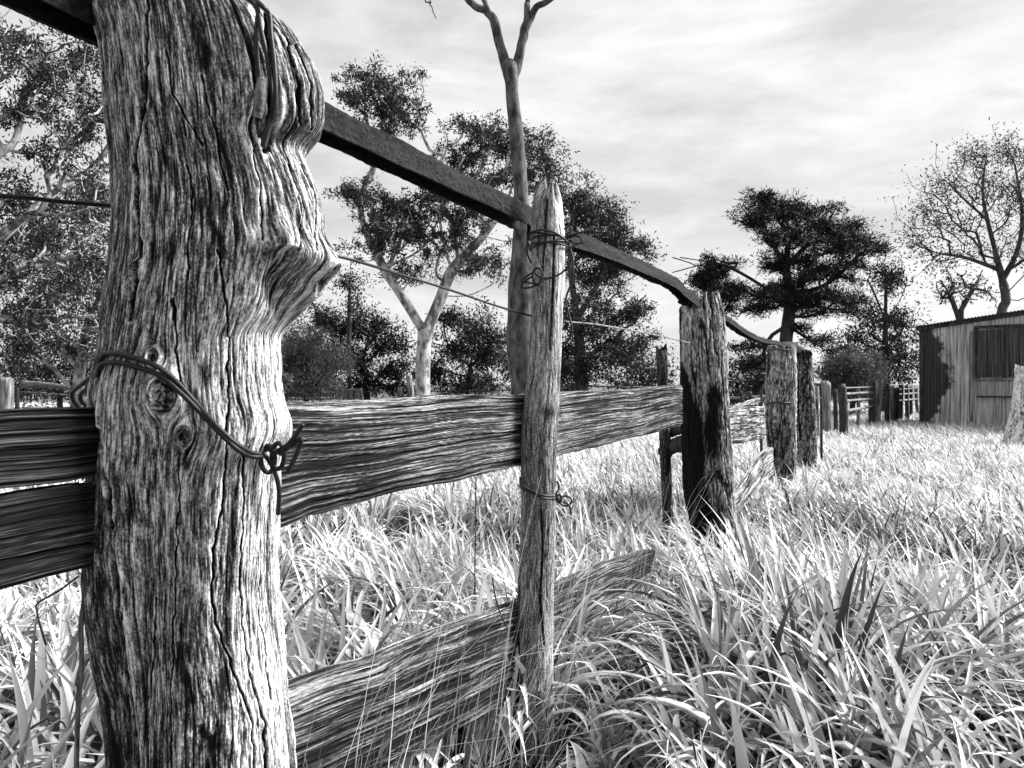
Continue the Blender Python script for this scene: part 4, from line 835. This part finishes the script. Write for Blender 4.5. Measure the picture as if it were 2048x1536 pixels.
    wire('dry_vine', 'pale stringy dead vine hanging down the front of the wire-bound post', [[P(1580, 690, 7.97), P(1588, 740, 7.97), P(1584, 800, 7.95), P(1588, 850, 7.95), P(1578, 900, 7.93), P(1556, 940, 7.9), P(1530, 968, 7.9)],
         [P(1584, 720, 7.97), P(1583, 770, 7.96), P(1589, 830, 7.95), P(1582, 880, 7.94), P(1580, 930, 7.94)]], .007, mat=M['far_pale'], cat='vine')
    # loose bits at left below the rails
    wire('loose_wire', 'thin dark kinked wire hanging under the left rails', [[P(158, 1152, 1.12), P(120, 1180, 1.12), P(76, 1206, 1.13), P(74, 1222, 1.13), P(80, 1250, 1.13), P(92, 1290, 1.14)]], .0016)
    wire('dry_stick', 'thin upright dead stem leaning on the left side of the big post', [[P(176, 1105, 1.26), P(167, 1150, 1.26), P(168, 1200, 1.26), P(162, 1250, 1.26), P(163, 1340, 1.26), P(156, 1420, 1.26), P(152, 1620, 1.26), P(150, 2100, 1.26)]], .0042, mat=M['wood_plug'], cat='stick')
    # bent wires between the rails in the middle
    wire('loose_wire', 'short dark curved wire standing before the fallen rail left of the stake', [[P(985, 1155, 2.2), P(990, 1190, 2.2), P(1000, 1225, 2.2), P(1018, 1262, 2.2)]], .0022)
    wire('loose_wire', 'straight thin stem hanging from the thick rail down to the fallen rail', [[P(952, 955, 2.2), P(951, 1050, 2.2), P(949, 1190, 2.2)]], .0018)
build_wires()

# ------------------------------------------------------------------ far yards
def far_fence(name, label, posts, rails, group='distant yard fences', cat='fence'):
    """posts: (px, top row, width px, Z, kind); rails: (px0, y0, px1, y1, Z0, Z1, thickness px, kind)"""
    Z0 = posts[0][3] if posts else rails[0][4]; p0 = P(posts[0][0] if posts else rails[0][0], 768, Z0)
    root = empty(name, (p0[0], p0[1], 0)); tag(root, label, cat, group)
    mats = {'g': M['far_wood'], 'd': M['far_dark'], 'p': M['far_pale']}
    for px, yt, w, Z, k, *ln in posts:
        lean = ln[0] if ln else rng.uniform(-.004, .004)
        top = P(px, yt, Z); bot = top.copy(); bot[2] = -.1; bot[0] -= lean * Z; r = w / 2 / F * Z; n = 14; nu = 14
        c = spline([bot, (bot + top) / 2 + rng.normal(size=3) * .012, top], n)
        rad = r * (1 + .12 * (rng.random(n) - .5)); rad[-1] *= .93
        V, Fq = tube(c, rad, nu, True); jit = 1 + .10 * (vn(np.arange(n * nu) % nu * .9 + px, np.zeros(n * nu), 3) - .5) * 2
        m = np.repeat(c, nu, 0); V[:n * nu] = m + (V[:n * nu] - m) * jit[:, None]
        V[(n - 1) * nu:n * nu, 2] += rng.uniform(-.05, .05, nu) * (r / .1)
        under(root, 'post', V, Fq, mats[k])
    for x0, y0, x1, y1, za, zb_, t, k in rails:
        a, b = P(x0, y0, za), P(x1, y1, zb_); n = 16; c = spline([a, (a + b) / 2 + [0, 0, rng.uniform(-.03, .01)], b], n); h = t / 2 / F * (za + zb_) / 2
        V, Fq = tube(c, h * (1 + .25 * (rng.random(n) - .5)), 8); V = V.copy()
        under(root, 'rail', V, Fq, mats[k])
def build_far():
    far_fence('yard_fence', 'weathered yard fence with charred post between the broad posts and the shed',
              [(1652, 765, 20, 17, 'g'), (1683, 770, 17, 16, 'd'), (1744, 764, 13, 20, 'd'), (1758, 768, 11, 20.3, 'g'), (1783, 772, 10, 22, 'g'), (1802, 770, 10, 24, 'd'), (1670, 780, 8, 17.5, 'd'), (1716, 778, 7, 18.5, 'g'), (1773, 768, 9, 21, 'd'), (1792, 776, 12, 22.5, 'd'), (1822, 774, 7, 26, 'd'), (1813, 772, 8, 25, 'd'), (1832, 776, 6, 27, 'g')],
              [(1690, 788, 1745, 785, 16.5, 20, 5, 'p'), (1690, 802, 1745, 798, 16.5, 20, 5, 'g'), (1692, 822, 1745, 812, 16.5, 20, 6, 'p'), (1690, 776, 1745, 774, 16.5, 20, 3, 'g'), (1745, 790, 1835, 786, 20, 27, 4, 'p'), (1745, 778, 1835, 776, 20, 27, 3, 'g'), (1745, 806, 1835, 798, 20, 27, 4, 'g')])
    far_fence('yard_fence', 'pair of grey posts with a hooped gate tube right behind the darker post', [(1632, 770, 8, 15, 'g'), (1612, 772, 8, 14, 'd')], [(1608, 800, 1640, 797, 14, 15.5, 5, 'g')])
    far_fence('yard_fence', 'far yard fence with light capped boards right of the big post', [(575, 782, 5, 27, 'd'), (722, 779, 6, 26, 'g')],
              [(480, 778, 668, 781, 27, 26, 3, 'p'), (480, 797, 668, 798, 27, 26, 3, 'g'), (668, 779, 724, 778, 26, 26, 3, 'p'), (480, 788, 668, 789, 27, 26, 8, 'd')])
    mb = MB()
    for k in range(14): mb.box(P(672 + 3.9 * k, 789, 26), .055, .03, .32 + .02 * rng.random())
    V, Fq = mb.get(); tag(mesh('slat_panel', V, Fq, M['far_wood'], smooth=False), 'small upright slat panel in the far fence below the forked gum', 'fence panel')
    far_fence('post_remnant', 'leaning split stump at the foot of the forked gum tree', [(818, 752, 12, 22, 'g', -.012), (800, 775, 10, 22, 'g'), (806, 790, 8, 21.5, 'd')], [], cat='stump')
    far_fence('yard_fence', 'far wire and rail fence crossing behind the stake', [(1110, 776, 5, 27, 'g'), (1310, 776, 5, 27, 'g'), (940, 780, 5, 27, 'g')], [(724, 784, 1110, 778, 26, 27, 2, 'd'), (1110, 772, 1400, 776, 27, 28, 2.4, 'p')])
    far_fence('yard_fence', 'yard fence with stout pale posts at the far left behind the rails', [(12, 756, 24, 15, 'g'), (-60, 760, 22, 15, 'g'), (34, 775, 8, 16, 'd')], [(-90, 775, 5, 770, 15, 15, 6, 'p'), (-90, 800, 5, 797, 15, 15, 6, 'g'), (34, 783, 200, 790, 16, 18, 3, 'd')])
    # fallen pale log at the far left
    V, Fq = tube(spline([P(45, 768, 24), P(90, 770, 24), P(140, 776, 24), P(190, 782, 24)], 16), np.linspace(.12, .05, 16), 10); tag(mesh('fallen_log', V, Fq, M['far_pale']), 'pale fallen log on the ground at the far left', 'log')
    # hooped tube gate
    rt = empty('tube_gate', P(1522, 990, 10) * [1, 1, 0]); tag(rt, 'old tube gate with rounded corner left of the wire-bound post', 'gate')
    V, Fq = tube(spline([P(1523, 930, 9.2), P(1522, 800, 9.2), P(1524, 778, 9.2), P(1533, 768, 9.25), P(1560, 767, 9.4), P(1622, 767, 9.9), P(1636, 770, 10), P(1642, 784, 10), P(1643, 930, 10)], 60), .018, 10); under(rt, 'frame', V, Fq, M['far_dark'])
    for y in (800, 835, 870): V, Fq = tube(spline([P(1523, y, 9.2), P(1643, y - 4, 10)], 6), .009, 8); under(rt, 'rail', V, Fq, M['far_dark'])
    far_fence('yard_fence', 'low rail fence seen in the gap between the charred post and wire-bound post', [(1482, 782, 7, 17, 'd'), (1500, 784, 8, 17, 'd'), (1400, 784, 8, 17, 'd')], [(1400, 793, 1530, 793, 17, 17, 6, 'g'), (1400, 806, 1530, 805, 17, 17, 3, 'd')])
build_far()

# ------------------------------------------------------------------ grass
def blades(base, head, L, W, tilt, curl, nseg, kink=None, fold=0.0, tone=None, twist=.3):
    n = len(base); t = np.linspace(0, 1, nseg + 1)
    phi = tilt[:, None] + curl[:, None] * t[None] ** 1.6
    if kink is not None:
        phi = phi + kink[:, None] * sstep(0, .12, t[None] - rng.uniform(.35, .8, n)[:, None])
    phi = np.minimum(phi, 2.75)
    dl = (L / nseg)[:, None]
    pm = (phi[:, 1:] + phi[:, :-1]) / 2
    r = np.concatenate([np.zeros((n, 1)), np.cumsum(np.sin(pm) * dl, 1)], 1); z = np.concatenate([np.zeros((n, 1)), np.cumsum(np.cos(pm) * dl, 1)], 1)
    hd = head[:, None] + (rng.normal(size=n) * twist)[:, None] * t[None]
    x = base[:, 0:1] + r * np.cos(hd); y = base[:, 1:2] + r * np.sin(hd); zz = base[:, 2:3] + z
    w = W[:, None] * np.minimum(1, .45 + 2.2 * t[None]) * (1 - t[None] ** 2.2) * .5; w[:, -1] = 0.0006
    sa = hd + math.pi / 2 + (rng.normal(size=n) * .5)[:, None] * (t[None] + .3)
    sx, sy = np.cos(sa) * w, np.sin(sa) * w
    Cn = np.stack([x, y, zz], -1); Lf = Cn + np.stack([sx, sy, 0 * sx], -1); Rt = Cn - np.stack([sx, sy, 0 * sx], -1)
    tt = tone[:, None] * np.ones_like(t)[None]
    if fold > 0:
        Cn = Cn.copy(); Cn[..., 2] -= w * fold; Cn[..., 0] += w * fold * np.cos(hd) * np.sin(phi) * .0
        V = np.stack([Lf, Cn, Rt], 2); m = 3
    else: V = np.stack([Lf, Rt], 2); m = 2
    V = V.reshape(n, -1, 3); k = (nseg + 1) * m
    i = np.arange(nseg); q = []
    for c in range(m - 1): q.append(np.stack([i * m + c, i * m + c + 1, (i + 1) * m + c + 1, (i + 1) * m + c], 1))
    q = np.concatenate(q); Fq = (np.arange(n)[:, None, None] * k + q[None]).reshape(-1, 4)
    return V.reshape(-1, 3), Fq, np.repeat(tt, m, 1).ravel()
posts_xy = [(-.57, 1.36, .20), (.12, 2.47, .07), (1.2, 4.75, .19), (2.95, 8.2, .17)]
def scatter(n, z0, z1, pad=1.0, xr=.80):
    Z = np.sqrt(rng.uniform(z0 ** 2, z1 ** 2, n)); X = rng.uniform(-1, 1, n) * (xr * Z + pad)
    k = np.ones(n, bool)
    for a, b, r in posts_xy: k &= (X - a) ** 2 + (Z - b) ** 2 > r * r
    return X[k], Z[k]
def gheight(X, Y):      # local grass height factor
    side = (X - (.51 * Y - 1.231)) * .89
    h = .75 + .7 * (fbm(X * .7 + 4, Y * .7, 3, 90) - .5)
    h = h + .35 * np.exp(-((X - 1.1) / .8) ** 2 - ((Y - 2.9) / 1.0) ** 2) + .2 * np.exp(-((X - .0) / .9) ** 2 - ((Y - 4) / 1.2) ** 2)
    h = h * (1 - .62 * sstep(-.05, .05, side) * sstep(.62, .4, side) * sstep(3.9, 3.3, Y))
    return np.clip(h, .3, 1.35)
PATCH = [(2.6, 5.8, .8, .5), (2.5, 4.4, .7, .4), (.86, 6.2, .6, .5), (.95, 2.5, .3, .3), (-1.0, 1.7, .6, .4), (1.6, 3.3, .35, .3)]     # ranker, darker grass
def tuft_grass(ntuft, per, z0, z1, hL, W, nseg, fold, spread, pad, lean=.35, under_=False):
    X, Y = scatter(int(ntuft * 1.5), z0, z1, pad)
    if z1 < 12: k_ = rng.random(len(X)) < np.clip(.12 + 2.6 * (fbm(X * 2.3, Y * 2.3, 2, 55) - .27), .12, 1); X = X[k_]; Y = Y[k_]
    h = gheight(X, Y); n = len(X)
    bx = np.repeat(X, per) + rng.normal(size=n * per) * spread; by = np.repeat(Y, per) + rng.normal(size=n * per) * spread
    wind = np.repeat(rng.normal(size=n) * .9 + 2.4 + 2.5 * (fbm(X * .8, Y * .8, 2, 33) - .5), per)
    out = np.arctan2(by - np.repeat(Y, per), bx - np.repeat(X, per))
    hd = np.where(rng.random(n * per) < .55, wind + rng.normal(size=n * per) * .55, out + rng.normal(size=n * per) * .4)
    L = hL * np.repeat(h, per) * rng.uniform(.6, 1.25, n * per); Wd = W * rng.uniform(.45, 1.25, n * per)
    tilt = np.abs(rng.normal(size=n * per)) * lean; curl = rng.uniform(.9, 3.0, n * per) * np.where(rng.random(n * per) < .22, .3, 1)
    kink = np.where(rng.random(n * per) < .25, rng.uniform(.7, 1.8, n * per), 0)
    pt = np.zeros(n)
    for a, b, r, v in PATCH: pt += v * np.exp(-((X - a) ** 2 + ((Y - b) * .8) ** 2) / r ** 2)
    pt += .22 * sstep(.52, .7, fbm(X * 1.1, Y * .9, 2, 71))
    tone = np.clip(rng.normal(.88, .14, n * per) - np.repeat(pt, per) * .8 - np.where(rng.random(n * per) < .30, rng.uniform(.3, .7, n * per), 0), .02, 1)
    if under_: tone = np.clip(rng.normal(.10, .12, n * per), 0, .5)  # short old blades, darkened to stand in for shade between the tufts
    base = np.stack([bx, by, gh(bx, by) - .02], 1)
    return blades(base, hd, L, Wd, tilt, curl, nseg, kink, fold, tone)
def keepout(mn=1.15):
    pass
def build_grass():
    mb = []; 
    def col(args):
        mb.append(args)
    col(tuft_grass(400, 25, 1.25, 3.2, .60, .038, 12, .8, .026, .4, .20))
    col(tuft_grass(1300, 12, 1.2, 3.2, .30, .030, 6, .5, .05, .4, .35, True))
    col(tuft_grass(1300, 25, 3.0, 6.5, .48, .033, 8, .5, .034, .6, .24))
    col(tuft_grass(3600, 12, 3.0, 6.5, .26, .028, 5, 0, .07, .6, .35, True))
    col(tuft_grass(4200, 20, 6.3, 11.5, .38, .027, 6, 0, .05, 1.0, .3))
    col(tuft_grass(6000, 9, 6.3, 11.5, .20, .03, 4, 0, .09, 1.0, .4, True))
    col(tuft_grass(11000, 14, 11.0, 20, .30, .024, 4, 0, .09, 1.5, .5))
    col(tuft_grass(16000, 10, 19.5, 44, .28, .035, 3, 0, .15, 2, .6))
    V = []; Fq = []; T = []; n = 0
    for v, f, t in mb: V.append(v); Fq.append(f + n); T.append(t); n += len(v)
    o = mesh('grass', np.concatenate(V), np.concatenate(Fq), M['grass'], attrs={'tone': np.concatenate(T)}); 
    tag(o, 'tall pale grass with arching blades covering the whole paddock', 'grass', kind='stuff')
    # dry straight stalks round the fallen rail
    n = 230; px = rng.uniform(560, 1330, n); Zf_ = fenceZ(px) + rng.normal(size=n) * .16 - .12
    X = (px - CX) / F * Zf_; keep = Zf_ > 1.35
    base = np.stack([X, Zf_, gh(X, Zf_)], 1)[keep]; k = len(base)
    v, f, t = blades(base, rng.uniform(-.9, .9, k), rng.uniform(.35, 1.0, k), rng.uniform(.002, .0045, k), np.abs(rng.normal(size=k)) * .35, rng.uniform(0, .5, k), 8,
                     np.where(rng.random(k) < .3, rng.uniform(.5, 1.6, k), 0), .8, np.clip(rng.normal(.55, .3, k), 0, 1))
    tag(mesh('dry_stalks', v, f, M['straw'], attrs={'tone': t}), 'thin dry grass stalks standing round the fallen rail and stake', 'dry grass', kind='stuff')
build_grass()
